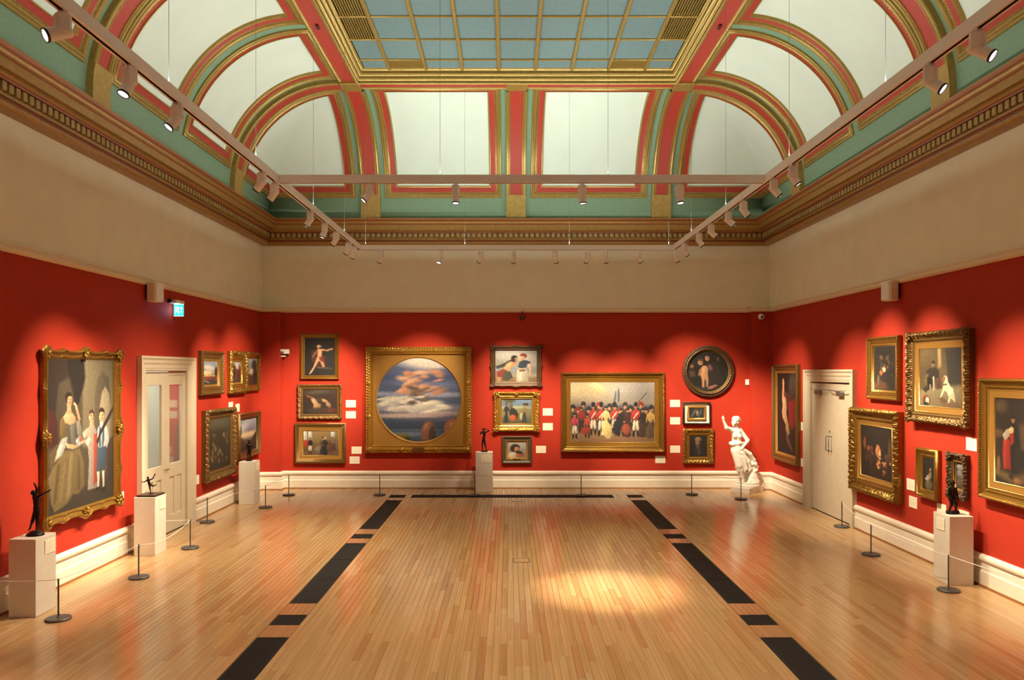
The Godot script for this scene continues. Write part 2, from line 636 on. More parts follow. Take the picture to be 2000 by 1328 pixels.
func build_floor() -> void:
	var f := structure("floor", "polished maple strip floor of the gallery", "floor")
	var s := tool()
	box_between(s, Vector3(-HW - 0.3, -0.25, ZB - 0.3), Vector3(HW + 0.3, -0.022, ZF + 0.3))
	part(f, "floor_slab", s, M.floor_base)
	# boards: [x centre, width, z centre, length, tone]
	var boards := []
	boards_in(boards, -HW, -STRIP_B - 0.004, ZB + 0.02, ZF, -1)
	boards_in(boards, STRIP_B + 0.004, HW, ZB + 0.02, ZF, -1)
	boards_in(boards, -STRIP_A + 0.004, STRIP_A - 0.004, -15.06, ZF, -1)
	boards_in(boards, -STRIP_B, STRIP_B, ZB + 0.02, -15.42, -1)
	boards_in(boards, -STRIP_A, -2.045, -15.41, -15.07, -1)
	boards_in(boards, 1.89, STRIP_A, -15.41, -15.07, -1)
	for sx: float in [-1.0, 1.0]:
		var x0 := minf(sx * STRIP_A, sx * STRIP_B)
		for g: Array in [[-15.06, -14.78], [-12.08, -11.72], [-11.40, -11.10], [-8.22, -7.84], [-7.52, -7.18], [-4.2, ZF]]:
			boards_in(boards, x0, x0 + STRIP_B - STRIP_A, g[0], g[1], 9)
	var shown := []
	var rest := []
	for b: Array in boards:
		var zc: float = b[2]
		if zc < -5.9 and zc > -9.6 and absf(b[0] + 0.14) < 0.67 * -zc:
			shown.append(b)
		else:
			rest.append(b)
	shown.sort_custom(func(p, q): return p[2] > q[2])
	rest.append_array(shown.slice(300))
	shown = shown.slice(0, 300)
	var unit := tool()
	# a board one metre long whose upper edges are eased
	var t := 0.0012
	var hw := BOARD / 2 - 0.0004
	quad(unit, Vector3(-hw + t, 0, 0.499), Vector3(hw - t, 0, 0.499), Vector3(hw - t, 0, -0.499), Vector3(-hw + t, 0, -0.499))
	for e: float in [-1.0, 1.0]:
		quad(unit, Vector3(e * (hw - t), 0, 0.499), Vector3(e * hw, -0.0015, 0.4995), Vector3(e * hw, -0.0015, -0.4995), Vector3(e * (hw - t), 0, -0.499))
		quad(unit, Vector3(e * hw, -0.0015, 0.4995), Vector3(e * hw, -0.02, 0.4995), Vector3(e * hw, -0.02, -0.4995), Vector3(e * hw, -0.0015, -0.4995))
		quad(unit, Vector3(-hw, 0, e * 0.499), Vector3(hw, 0, e * 0.499), Vector3(hw, -0.02, e * 0.4995), Vector3(-hw, -0.02, e * 0.4995))
	unit.generate_normals()
	var mesh := unit.commit()
	for b: Array in shown:
		var o := part_mesh(f, "plank", mesh, M["board_%d" % b[4]] if b[4] < 9 else M.board_pink)
		o.position = Vector3(b[0], 0, b[2])
		o.scale = Vector3(b[1] / BOARD, 1, b[3])
	var sets := []
	for i in 10:
		sets.append(tool())
	for b: Array in rest:
		var st: SurfaceTool = sets[b[4]]
		var x: float = b[0]
		var w: float = b[1] / 2 - 0.0004
		var z: float = b[2]
		var l: float = b[3] / 2 - 0.0005
		quad(st, Vector3(x - w + t, 0, z + l), Vector3(x + w - t, 0, z + l), Vector3(x + w - t, 0, z - l), Vector3(x - w + t, 0, z - l))
		for e: float in [-1.0, 1.0]:
			quad(st, Vector3(x + e * (w - t), 0, z + l), Vector3(x + e * w, -0.02, z + l), Vector3(x + e * w, -0.02, z - l), Vector3(x + e * (w - t), 0, z - l))
	var am := ArrayMesh.new()
	for i in 10:
		var st: SurfaceTool = sets[i]
		st.generate_normals()
		st.set_material(M["board_%d" % i] if i < 9 else M.board_pink)
		st.commit(am)
	var field := MeshInstance3D.new()
	field.name = "strip_boards"
	field.mesh = am
	field.set_meta("kind", "stuff")
	f.add_child(field, true)
	# black heating grilles let into the floor
	for sx: float in [-1.0, 1.0]:
		var where := "on the glazed doors' side" if sx < 0 else "on the flush doors' side"
		var xc := sx * (STRIP_A + STRIP_B) / 2
		grille("long black floor grille of two panels " + where, xc, -14.77, -12.09, 0.29, 2, true)
		grille("small square floor grille between two and three panel grilles " + where, xc, -11.71, -11.41, 0.29, 1, true)
		grille("long black floor grille of three panels between small grilles " + where, xc, -11.09, -8.23, 0.29, 3, true)
		grille("small square floor grille before the three panel grille " + where, xc, -7.83, -7.53, 0.29, 1, true)
		grille("long black floor grille farthest from the end wall " + where, xc, -7.17, -4.21, 0.29, 3, true)
		grille("small black floor grille beside the end wall's long grille " + where, sx * 2.32, -15.41, -15.07, 0.32, 1, false)
	grille("long black floor grille of four panels running along the end wall", -0.0775, -15.41, -15.07, 3.92, 4, false)
	# brass floor boxes
	for a: Array in [[0.018, -10.09, "rectangular floor box lid with dark rim in the middle of the floor"], [0.03, -14.72, "rectangular floor box lid with dark rim near the end wall's grille"]]:
		var o := thing("floor_box", a[2], "floor box", Vector3(a[0], 0, a[1]))
		var rim := tool()
		for e: float in [-1.0, 1.0]:
			box(rim, Vector3(e * 0.1, 0.0012, 0), Vector3(0.012, 0.0024, 0.21))
			box(rim, Vector3(0, 0.0012, e * 0.1), Vector3(0.19, 0.0024, 0.012))
		part(o, "rim", rim, M.vent_dark)
		var lid := tool()
		box(lid, Vector3(0, 0.001, 0), Vector3(0.188, 0.002, 0.188))
		part(o, "lid", lid, M.board_2)


func boards_in(out: Array, x0: float, x1: float, z0: float, z1: float, tone: int) -> void:
	var n := maxi(1, roundi((x1 - x0) / BOARD))
	var w := (x1 - x0) / n
	for i in n:
		var z := z0 if tone == 9 else z0 - rng.randf() * 0.9
		while z < z1 - 0.01:
			var l := rng.randf_range(0.55, 1.35)
			var a := maxf(z, z0)
			var b := minf(z + l, z1)
			if z1 - b < 0.12:
				b = z1
			if b - a > 0.02:
				var c: int = tone if tone >= 0 else [0, 1, 2, 0, 1, 3, 4, 5, 5, 7, 0, 2, 1, 3, 6, 7, 5, 8, 2, 0][rng.randi() % 20]
				out.append([x0 + (i + 0.5) * w, w, (a + b) / 2, b - a, c])
			z = b if b >= z1 else z + l


func grille(label: String, xc: float, z0: float, z1: float, w: float, n: int, lengthwise: bool) -> void:
	var o := thing("floor_grille", label, "floor grille", Vector3(xc, 0, (z0 + z1) / 2), 0, "black floor grilles")
	var l := z1 - z0
	var bed := tool()
	box(bed, Vector3(0, -0.012, 0), Vector3(w, 0.016, l))
	part(o, "grille_tray", bed, M.grille_black)
	# diamond mesh: bars in both directions on each panel
	for i in n:
		var c := Vector3((i + 0.5) * w / n - w / 2, 0, 0) if not lengthwise else Vector3(0, 0, (i + 0.5) * l / n - l / 2)
		var pw := w / n - 0.006 if not lengthwise else w - 0.008
		var pl := l / n - 0.006 if lengthwise else l - 0.008
		var st := tool()
		for e: float in [-1.0, 1.0]:
			box(st, c + Vector3(e * (pw / 2 - 0.005), -0.0025, 0), Vector3(0.01, 0.005, pl))
			box(st, c + Vector3(0, -0.0025, e * (pl / 2 - 0.005)), Vector3(pw, 0.005, 0.01))
		var nb := int(pl / 0.018)
		for j in nb:
			var z := (j + 0.5) * pl / nb - pl / 2
			quad(st, c + Vector3(-pw / 2, -0.001, z + 0.005), c + Vector3(pw / 2, -0.001, z + 0.005), c + Vector3(pw / 2, -0.001, z - 0.005), c + Vector3(-pw / 2, -0.001, z - 0.005))
		var nx := int(pw / 0.03)
		for j in nx:
			var x := (j + 0.5) * pw / nx - pw / 2
			quad(st, c + Vector3(x - 0.003, -0.002, pl / 2), c + Vector3(x + 0.003, -0.002, pl / 2), c + Vector3(x + 0.003, -0.002, -pl / 2), c + Vector3(x - 0.003, -0.002, -pl / 2))
		part(o, "grille_panel", st, M.grille_black)


# ---------------------------------------------------------------- coved ceiling
# a side is "left", "right" (s runs along z) or "back", "front" (s runs along x); d is the distance from the wall

func side_pos(side: String, s: float, d: float, y: float) -> Vector3:
	match side:
		"left":
			return Vector3(-HW + d, y, s)
		"right":
			return Vector3(HW - d, y, s)
		"back":
			return Vector3(s, y, ZB + d)
	return Vector3(s, y, ZF - d)


func cove_d(th: float, o: float) -> float:
	return DC - (R - o) * cos(th) if th < PI / 2 else DC + (th - PI / 2) * R


# a point of the cove: th is the angle up the curve (past a right angle it goes on over the flat), o the distance proud of it
func cv(side: String, s: float, th: float, o: float) -> Vector3:
	var y := YC + (R - o) * sin(th) if th < PI / 2 else YC + R - o
	return side_pos(side, s, cove_d(th, o), y)


const TH0 := 0.15      # lower edge of the panel frames
const TH1 := 1.605
const FRAME := 0.25
const WIDE := [-14.0, -9.3, -4.6, 0.1]
const NARROW := [-11.65, -6.95, -2.25]
# frame mouldings (distance in from the frame's edge, height proud of the cove)
const GILT_OUT := [Vector2(0.0, -0.01), Vector2(0.0, 0.028), Vector2(0.008, 0.036), Vector2(0.02, 0.036), Vector2(0.025, 0.028), Vector2(0.035, 0.028), Vector2(0.042, 0.042), Vector2(0.052, 0.05), Vector2(0.064, 0.05), Vector2(0.074, 0.042), Vector2(0.082, 0.03), Vector2(0.086, 0.016), Vector2(0.12, 0.012)]
const RED_IN := [Vector2(0.12, 0.012), Vector2(0.216, 0.0)]
const GILT_IN := [Vector2(0.216, 0.0), Vector2(0.217, 0.016), Vector2(0.23, 0.018), Vector2(0.238, 0.006), Vector2(0.25, -0.03)]


func build_ceiling() -> void:
	var c := structure("ceiling", "high coved ceiling with white panels in gilt, red and green frames", "ceiling")
	var green := tool()
	for side: String in ["left", "right", "back", "front"]:
		var along := side == "left" or side == "right"
		var cells := []
		if along:
			for w: float in WIDE:
				for n: float in NARROW:
					if absf(w - n) < 2.5:
						cells.append([minf(w, n) + (0.30 if w < n else 0.10), maxf(w, n) - (0.10 if w < n else 0.30)])
		else:
			cells = [[-2.68, -0.30], [0.30, 2.68]]
		cells.sort_custom(func(p, q): return p[0] < q[0])
		for cell: Array in cells:
			cove_panel(c, side, cell[0], cell[1])
			patch(green, side, cell[0], cell[1], 0.0, TH0)
		# green fields between the panels
		for i in cells.size() - 1:
			patch(green, side, cells[i][1], cells[i + 1][0], 0.0, TH1 + 0.01)
		patch(green, side, cells[0][0] - 0.62, cells[0][0], 0.0, TH1 + 0.01)
		patch(green, side, cells[-1][1], cells[-1][1] + 0.62, 0.0, TH1 + 0.01)
		# upright frieze between the cornice and the cove
		var a0 := ZB if along else -HW
		var a1 := ZF if along else HW
		quad(green, side_pos(side, a0 + 0.19, 0.19, 5.4), side_pos(side, a1 - 0.19, 0.19, 5.4), side_pos(side, a1 - 0.19, 0.19, YC), side_pos(side, a0 + 0.19, 0.19, YC))
		# corner fields below the corner panels
		for e in 2:
			corner_foot(green, side, e == 0)
		for s: float in (WIDE if along else [-2.98, 0.0, 2.98]):
			rib(c, side, s)
	for sx: float in [-1.0, 1.0]:
		for zz in 2:
			corner_panel(c, sx, zz == 0)
	part(c, "green_field", green, M.cove_green)
	flat_frame(c)


func patch(st: SurfaceTool, side: String, s0: float, s1: float, t0: float, t1: float, o := 0.0, n := 0, ns := 1) -> void:
	var rows := []
	var steps := n if n > 0 else maxi(1, int((t1 - t0) / 0.06))
	for i in steps + 1:
		var row := PackedVector3Array()
		for j in ns + 1:
			row.append(cv(side, lerpf(s0, s1, float(j) / ns), lerpf(t0, t1, float(i) / steps), o))
		rows.append(row)
	grid(st, rows, 3)


# where the groin between two coves runs at the angle th
func groin(side: String, th: float, first: bool, o := 0.0) -> float:
	var d := cove_d(th, o)
	if side == "left" or side == "right":
		return ZB + d if first else ZF - d
	return -HW + d if first else HW - d


func corner_foot(st: SurfaceTool, side: String, first: bool) -> void:
	var along := side == "left" or side == "right"
	var edge: float = (WIDE[0] - 0.30 if first else WIDE[3] + 0.30) if along else (-3.28 if first else 3.28)
	var rows := []
	for i in 4:
		var th := TH0 * i / 3.0
		rows.append(PackedVector3Array([cv(side, edge, th, 0), cv(side, groin(side, th, first), th, 0)]))
	grid(st, rows, 3)


# one loop of a rectangular frame, u in from its edge
func frame_loop(side: String, s0: float, s1: float, u: float, o: float) -> PackedVector3Array:
	var a := TH0 + u / R
	var b := TH1 - u / R
	var out := PackedVector3Array()
	var n := 22
	for i in n:
		out.append(cv(side, s0 + u, lerpf(a, b, float(i) / n), o))
	for i in 2:
		out.append(cv(side, lerpf(s0 + u, s1 - u, i / 2.0), b, o))
	for i in n:
		out.append(cv(side, s1 - u, lerpf(b, a, float(i) / n), o))
	for i in 2:
		out.append(cv(side, lerpf(s1 - u, s0 + u, i / 2.0), a, o))
	return out


func loops(prof: Array, make: Callable, close := true) -> SurfaceTool:
	var st := tool()
	var rows := []
	for p: Vector2 in prof:
		rows.append(make.call(p.x, p.y))
	# each strip keeps its own crisp edges
	for i in rows.size() - 1:
		grid(st, [rows[i], rows[i + 1]], 10 + i, close)
	return st


func beads(st: SurfaceTool, loop: PackedVector3Array, gap: float, r: float, close: bool) -> void:
	var carry := 0.0
	var n := loop.size()
	st.set_smooth_group(-1)
	for i in (n if close else n - 1):
		var a := loop[i]
		var b := loop[(i + 1) % n]
		var l := a.distance_to(b)
		while carry < l:
			var p := a.lerp(b, carry / l)
			var x := Vector3(r, 0, 0)
			var y := Vector3(0, r, 0)
			var z := Vector3(0, 0, r)
			for sx: float in [-1.0, 1.0]:
				for sz: float in [-1.0, 1.0]:
					for sy: float in [-1.0, 1.0]:
						tri(st, p + x * sx, p + y * sy, p + z * sz)
			carry += gap
		carry -= l


func cove_panel(c: Node3D, side: String, s0: float, s1: float) -> void:
	var make := func(u: float, o: float) -> PackedVector3Array: return frame_loop(side, s0, s1, u, o)
	var p := tool()
	patch(p, side, s0 + FRAME, s1 - FRAME, TH0 + FRAME / R, TH1 - FRAME / R, -0.03, 24)
	part(c, "white_panel", p, M.cove_white)
	var f := part(c, "panel_frame", loops(GILT_OUT, make), M.gilt)
	part(f, "red_band", loops(RED_IN, make), M.cove_red)
	part(f, "inner_lip", loops(GILT_IN, make), M.gilt)
	if side != "front" and s0 > -14.5 and s1 < (-6.0 if side != "back" else 10.0):
		var b := tool()
		beads(b, make.call(0.104, 0.026), 0.042, 0.012, true)
		part(f, "bead_row", b, M.gilt, "stuff")


# the panel that turns the corner between a side cove and an end cove
func half_loop(side: String, first: bool, edge: float, u: float, o: float) -> PackedVector3Array:
	var sgn := -1.0 if first else 1.0
	var e := edge + sgn * u
	# the angle at which the groin meets this edge
	var wall: float
	if side == "left" or side == "right":
		wall = ZB if first else ZF
	else:
		wall = -HW if first else HW
	var room := absf(e - wall)
	var top := acos(clampf((DC - room) / (R - o), -1.0, 1.0)) if room < DC else PI / 2
	var a := TH0 + u / R
	var out := PackedVector3Array()
	var n := 22
	for i in n:
		out.append(cv(side, e, lerpf(top, a, float(i) / n), o))
	for i in 3:
		out.append(cv(side, lerpf(e, groin(side, a, first, o), i / 2.0), a, o))
	return out


func corner_panel(c: Node3D, sx: float, far: bool) -> void:
	var halves := [["left" if sx < 0 else "right", far, WIDE[0] - 0.30 if far else WIDE[3] + 0.30], ["back" if far else "front", sx < 0, sx * 3.28]]
	var white := tool()
	var f0: SurfaceTool = null
	var f: MeshInstance3D = null
	for h: Array in halves:
		var side: String = h[0]
		var first: bool = h[1]
		var edge: float = h[2]
		var sgn := -1.0 if first else 1.0
		var make := func(u: float, o: float) -> PackedVector3Array: return half_loop(side, first, edge, u, o)
		var e := edge + sgn * FRAME
		var inner: PackedVector3Array = make.call(FRAME, -0.03)
		var wall: float = (ZB if first else ZF) if (side == "left" or side == "right") else (-HW if first else HW)
		var top := acos(clampf((DC - absf(e - wall)) / (R + 0.03), -1.0, 1.0))
		var rows := []
		for i in 25:
			var th := lerpf(TH0 + FRAME / R, top, i / 24.0)
			var g := groin(side, th, first, -0.03)
			if (g - e) * sgn < 0:
				g = e
			rows.append(PackedVector3Array([cv(side, e, th, -0.03), cv(side, lerpf(e, g, 0.5), th, -0.03), cv(side, g, th, -0.03)]))
		grid(white, rows, 3)
		var gm := loops(GILT_OUT, make, false)
		f = part(c, "corner_frame", gm, M.gilt)
		part(f, "red_band", loops(RED_IN, make, false), M.cove_red)
		part(f, "inner_lip", loops(GILT_IN, make, false), M.gilt)
		if far:
			var b := tool()
			beads(b, make.call(0.104, 0.026), 0.042, 0.012, false)
			part(f, "bead_row", b, M.gilt, "stuff")
	part(c, "corner_panel", white, M.cove_white)


func rib(c: Node3D, side: String, s: float) -> void:
	var prof := [Vector2(-0.2, -0.02), Vector2(-0.2, 0.07), Vector2(-0.19, 0.085), Vector2(-0.165, 0.09), Vector2(-0.15, 0.085), Vector2(-0.142, 0.07), Vector2(-0.135, 0.07), Vector2(-0.13, 0.08), Vector2(-0.12, 0.08), Vector2(-0.115, 0.062)]
	var lo := 0.185
	var body := tool()
	for e: float in [-1.0, 1.0]:
		for k in prof.size() - 1:
			var p: Vector2 = prof[k]
			var q: Vector2 = prof[k + 1]
			var ra := PackedVector3Array()
			var rb := PackedVector3Array()
			for i in 29:
				var th := lerpf(lo, PI / 2 + 0.02, i / 28.0)
				ra.append(cv(side, s + e * p.x, th, p.y))
				rb.append(cv(side, s + e * q.x, th, q.y))
			grid(body, [ra, rb], 30 + k)
	var o := part(c, "rib", body, M.gilt)
	var red := tool()
	patch(red, side, s - 0.116, s + 0.116, lo, PI / 2 + 0.02, 0.062, 28)
	part(o, "red_face", red, M.cove_red)
	# plain pedestal below the red face
	var ped := tool()
	var rows := []
	for sh: Array in [[-0.2, -0.02], [-0.2, 0.09], [0.2, 0.09], [0.2, -0.02]]:
		var row := PackedVector3Array()
		row.append(side_pos(side, s + sh[0], 0.19 + sh[1], 5.5))
		for i in 5:
			row.append(cv(side, s + sh[0], lo * i / 4.0, sh[1]))
		rows.append(row)
	for i in 3:
		grid(ped, [rows[i], rows[i + 1]], 50 + i)
	st_cap(ped, side, s, lo)
	part(o, "pedestal", ped, M.gilt_flat)


func st_cap(st: SurfaceTool, side: String, s: float, th: float) -> void:
	st.set_smooth_group(-1)
	quad(st, cv(side, s - 0.2, th, -0.02), cv(side, s + 0.2, th, -0.02), cv(side, s + 0.2, th, 0.09), cv(side, s - 0.2, th, 0.09))


# level frame round the skylight: gilt edge, red band, then mouldings that climb to the glass
func ring(d: float, y: float) -> PackedVector3Array:
	return PackedVector3Array([Vector3(-HW + d, y, ZB + d), Vector3(HW - d, y, ZB + d), Vector3(HW - d, y, ZF - d), Vector3(-HW + d, y, ZF - d)])


func flat_frame(c: Node3D) -> void:
	var top := YC + R
	var make := func(d: float, y: float) -> PackedVector3Array: return ring(d, y)
	var outer := [Vector2(2.06, top + 0.02), Vector2(2.09, top - 0.002), Vector2(2.10, top - 0.03), Vector2(2.115, top - 0.045), Vector2(2.135, top - 0.045), Vector2(2.15, top - 0.03), Vector2(2.165, top - 0.025)]
	var red := [Vector2(2.165, top - 0.025), Vector2(2.40, top - 0.025)]
	var climb := [Vector2(2.40, top - 0.025), Vector2(2.405, top - 0.06), Vector2(2.42, top - 0.075), Vector2(2.445, top - 0.075), Vector2(2.455, top - 0.06), Vector2(2.455, top - 0.02), Vector2(2.47, top), Vector2(2.49, top + 0.012), Vector2(2.49, top + 0.05), Vector2(2.505, top + 0.07), Vector2(2.53, top + 0.085), Vector2(2.53, top + 0.13), Vector2(2.55, top + 0.155), Vector2(2.575, top + 0.165), Vector2(2.575, top + 0.25)]
	var f := part(c, "skylight_surround", loops(outer, make), M.gilt)
	part(f, "red_band", loops(red, make), M.cove_red)
	part(f, "stepped_moulding", loops(climb, make), M.gilt)
	# blocks where the ribs meet the band
	for sx: float in [-1.0, 1.0]:
		for z: float in WIDE:
			var b := tool()
			box(b, Vector3(sx * 2.985, top - 0.03, z), Vector3(0.36, 0.10, 0.36), Basis(), 0.012)
			part(c, "crossing_block", b, M.gilt)
	for z: float in [WIDE[0], WIDE[3]]:
		var b := tool()
		box(b, Vector3(0, top - 0.03, z), Vector3(0.38, 0.10, 0.34), Basis(), 0.012)
		part(c, "crossing_block", b, M.gilt)


# ---------------------------------------------------------------- skylight

func build_skylight() -> void:
	var w := structure("window_1", "large flat skylight of blue grey panes between gilt bars", "skylight")
	var y := YC + R + 0.16
	var half := HW - 2.575
	var zf := ZB + 2.575
	var zn := ZF - 2.575
	var xs := [-half]
	for i in 8:
		xs.append(-2.24 + 0.64 * i)
	xs.append(half)
	var zs := [zf, zf + 0.40]
	while zs[-1] + 0.81 < zn - 0.1:
		zs.append(zs[-1] + 0.81)
	zs.append(zn)
	for i in range(1, 9):
		var b := tool()
		box_between(b, Vector3(xs[i] - 0.03, y - 0.045, zf), Vector3(xs[i] + 0.03, y + 0.03, zn), 0.012)
		part(w, "glazing_bar", b, M.gilt)
	for j in range(1, zs.size() - 1):
		var b := tool()
		box_between(b, Vector3(-half, y - 0.025, zs[j] - 0.018), Vector3(half, y + 0.03, zs[j] + 0.018), 0.008)
		part(w, "cross_bar", b, M.gilt)
	for i in 9:
		for j in zs.size() - 1:
			var x0: float = xs[i] + 0.02
			var x1: float = xs[i + 1] - 0.02
			var z0: float = zs[j] + 0.012
			var z1: float = zs[j + 1] - 0.012
			var vent := (i == 0 or i == 8) and j >= 2 or (i == 1 or i == 7) and j == 0
			var p := tool()
			if not vent:
				box_between(p, Vector3(x0, y, z0), Vector3(x1, y + 0.012, z1))
				part(w, "pane", p, M.pane_glass)
				continue
			box_between(p, Vector3(x0, y + 0.03, z0), Vector3(x1, y + 0.04, z1))
			var g := part(w, "vent_grille", p, M.vent_dark)
			var sl := tool()
			if j == 0:
				for k in 11:
					var zz := lerpf(z0, z1, (k + 0.5) / 11.0)
					box(sl, Vector3((x0 + x1) / 2, y + 0.008, zz), Vector3(x1 - x0, 0.026, 0.022))
			else:
				for k in 11:
					var xx := lerpf(x0, x1, (k + 0.5) / 11.0)
					box(sl, Vector3(xx, y + 0.008, (z0 + z1) / 2), Vector3(0.018, 0.03, z1 - z0))
			part(g, "vent_slats", sl, M.gilt)


# ---------------------------------------------------------------- dentil cornice

func build_cornices() -> void:
	var prof := [Vector2(0.0, 5.05), Vector2(0.13, 5.05), Vector2(0.155, 5.065), Vector2(0.165, 5.085), Vector2(0.165, 5.11), Vector2(0.15, 5.125), Vector2(0.15, 5.14), Vector2(0.175, 5.15), Vector2(0.175, 5.185), Vector2(0.135, 5.19), Vector2(0.135, 5.285), Vector2(0.215, 5.288), Vector2(0.22, 5.305), Vector2(0.235, 5.315), Vector2(0.25, 5.335), Vector2(0.25, 5.35), Vector2(0.325, 5.352), Vector2(0.325, 5.335), Vector2(0.335, 5.335), Vector2(0.335, 5.432), Vector2(0.348, 5.438), Vector2(0.348, 5.452), Vector2(0.358, 5.462), Vector2(0.365, 5.48), Vector2(0.365, 5.495), Vector2(0.38, 5.51), Vector2(0.395, 5.535), Vector2(0.395, 5.555), Vector2(0.16, 5.575)]
	var n := 1
	var block := tool()
	box(block, Vector3.ZERO, Vector3(0.07, 0.088, 0.07), Basis(), 0.004)
	block.generate_normals()
	var dm := block.commit()
	for side: String in ["back", "left", "right", "front"]:
		var t := structure("trim_%d" % n, {"back": "gilt dentil cornice across the end wall", "left": "gilt dentil cornice above the glazed doors' wall", "right": "gilt dentil cornice above the flush doors' wall", "front": "gilt dentil cornice behind the viewer"}[side], "cornice")
		n += 1
		var along := side == "left" or side == "right"
		var a := ZB if along else -HW
		var b := ZF if along else HW
		var st := tool()
		var bole := tool()
		for i in prof.size() - 1:
			var p: Vector2 = prof[i]
			var q: Vector2 = prof[i + 1]
			quad(bole if i in [4, 5, 6, 10, 11, 12, 19, 20, 24, 25] else st, side_pos(side, a + p.x, p.x, p.y), side_pos(side, b - p.x, p.x, p.y), side_pos(side, b - q.x, q.x, q.y), side_pos(side, a + q.x, q.x, q.y))
		part(t, "cornice_moulding", st, M.cornice_gilt)
		part(t, "bole_fillets", bole, M.bole)
		var rest := tool()
		var some := false
		var s := a + 0.26
		while s < b - 0.2:
			var at := side_pos(side, s, 0.17, 5.237)
			if side == "back" or along and s < -7.2:
				var o := part_mesh(t, "dentil", dm, M.dentil_gilt)
				o.position = at
			else:
				box(rest, at, Vector3(0.07, 0.088, 0.07))
				some = true
			s += 0.109
		if some:
			part(t, "dentil_row", rest, M.dentil_gilt, "stuff")


# ---------------------------------------------------------------- doors

func build_doors() -> void:
	# glazed panelled doors, left wall
	var d := structure("door_1", "cream panelled double doors with tall glass panes in a moulded surround", "door")
	surround(d, -1.0, DOOR_L)
	var z0: float = DOOR_L[0] + SURROUND
	var z1: float = DOOR_L[1] - SURROUND
	var top: float = DOOR_L[2] - SURROUND - 0.01
	var mid := (z0 + z1) / 2
	var x := -HW - 0.035
	var head := tool()
	box_between(head, Vector3(x - 0.02, top - 0.05, z0), Vector3(x + 0.012, top, z1), 0.004)
	part(d, "head_rail", head, M.door_paint)
	for lf: Array in [[z0 + 0.01, mid - 0.003], [mid + 0.003, z1 - 0.01]]:
		var a: float = lf[0]
		var b: float = lf[1]
		var h := top - 0.055
		var st := tool()
		var s := 0.13
		box_between(st, Vector3(x - 0.02, 0.01, a), Vector3(x + 0.02, h, a + s), 0.003)
		box_between(st, Vector3(x - 0.02, 0.01, b - s), Vector3(x + 0.02, h, b), 0.003)
		for r: Array in [[0.01, 0.26], [0.84, 1.04], [h - 0.14, h]]:
			box_between(st, Vector3(x - 0.02, r[0], a + s), Vector3(x + 0.02, r[1], b - s), 0.003)
		box_between(st, Vector3(x - 0.02, 0.26, (a + b) / 2 - 0.045), Vector3(x + 0.02, 0.84, (a + b) / 2 + 0.045), 0.003)
		box_between(st, Vector3(x - 0.014, 0.26, a + s), Vector3(x + 0.0, 0.84, b - s))
		var leaf := part(d, "door_leaf", st, M.door_paint)
		var bead := tool()
		for e: Array in [[a + s, (a + b) / 2 - 0.045], [(a + b) / 2 + 0.045, b - s]]:
			for zz: float in [e[0], e[1]]:
				box_between(bead, Vector3(x, 0.26, zz - 0.008), Vector3(x + 0.014, 0.84, zz + 0.008), 0.003)
			for yy: float in [0.26, 0.84]:
				box_between(bead, Vector3(x, yy - 0.008, e[0]), Vector3(x + 0.014, yy + 0.008, e[1]), 0.003)
		part(leaf, "panel_bead", bead, M.door_paint)
		var gl := tool()
		box_between(gl, Vector3(x - 0.003, 1.04, a + s - 0.01), Vector3(x + 0.003, h - 0.13, b - s + 0.01))
		part(leaf, "glass_pane", gl, M.door_glass)
		var kn := tool()
		var kz := mid + 0.05 if a > mid - 0.1 else mid - 0.05
		lathe(kn, [Vector2(0.002, 0.0), Vector2(0.012, 0.0), Vector2(0.012, 0.006), Vector2(0.006, 0.008), Vector2(0.006, 0.02), Vector2(0.014, 0.028), Vector2(0.013, 0.036), Vector2(0.001, 0.04)], Vector3(x + 0.02, 0.97, kz), 12, aim(Vector3(1, 0, 0)), 2)
		part(leaf, "door_knob", kn, M.brass)
	# lobby seen through the glass
	var lobby := structure("wall_lobby", "dim lobby behind the glazed doors", "wall")
	var st2 := tool()
	var lx := -HW - 0.3
	var qa := Vector3(lx, 0, z0 - 0.5)
	quad(st2, Vector3(lx - 1.6, 0, z0 - 0.6), Vector3(lx - 1.6, 0, z1 + 0.6), Vector3(lx - 1.6, 2.9, z1 + 0.6), Vector3(lx - 1.6, 2.9, z0 - 0.6))
	for zz: float in [z0 - 0.6, z1 + 0.6]:
		quad(st2, Vector3(lx, 0, zz), Vector3(lx - 1.6, 0, zz), Vector3(lx - 1.6, 2.9, zz), Vector3(lx, 2.9, zz))
	for yy: float in [0.0, 2.9]:
		quad(st2, Vector3(lx, yy, z0 - 0.6), Vector3(lx - 1.6, yy, z0 - 0.6), Vector3(lx - 1.6, yy, z1 + 0.6), Vector3(lx, yy, z1 + 0.6))
	part(lobby, "lobby_wall", st2, M.cream_wall)
	var lamp := thing("lobby_lamp", "small ceiling lamp in the lobby behind the glazed doors", "lamp", Vector3(lx - 0.9, 2.88, mid - 0.2))
	var lst := tool()
	lathe(lst, [Vector2(0.14, 0.0), Vector2(0.15, -0.02), Vector2(0.12, -0.06), Vector2(0.001, -0.08)], Vector3.ZERO, 20, Basis(), 2)
	part(lamp, "lamp_dome", lst, M.uplight_glow)
	var ll := OmniLight3D.new()
	ll.name = "lobby_light"
	ll.light_energy = 0.9
	ll.light_color = Color(0.85, 0.95, 1.0)
	ll.light_size = 0.12
	ll.omni_range = 12.0
	ll.omni_attenuation = 2.0
	ll.shadow_enabled = true
	ll.position = Vector3(0, -0.16, 0)
	lamp.add_child(ll)
	# flush doors, right wall
	var e := structure("door_2", "cream flush double doors with steel pulls and overhead door closers", "door")
	surround(e, 1.0, DOOR_R)
	z0 = DOOR_R[0] + SURROUND
	z1 = DOOR_R[1] - SURROUND
	top = DOOR_R[2] - SURROUND - 0.01
	mid = (z0 + z1) / 2
	x = HW + 0.035
	var back := tool()
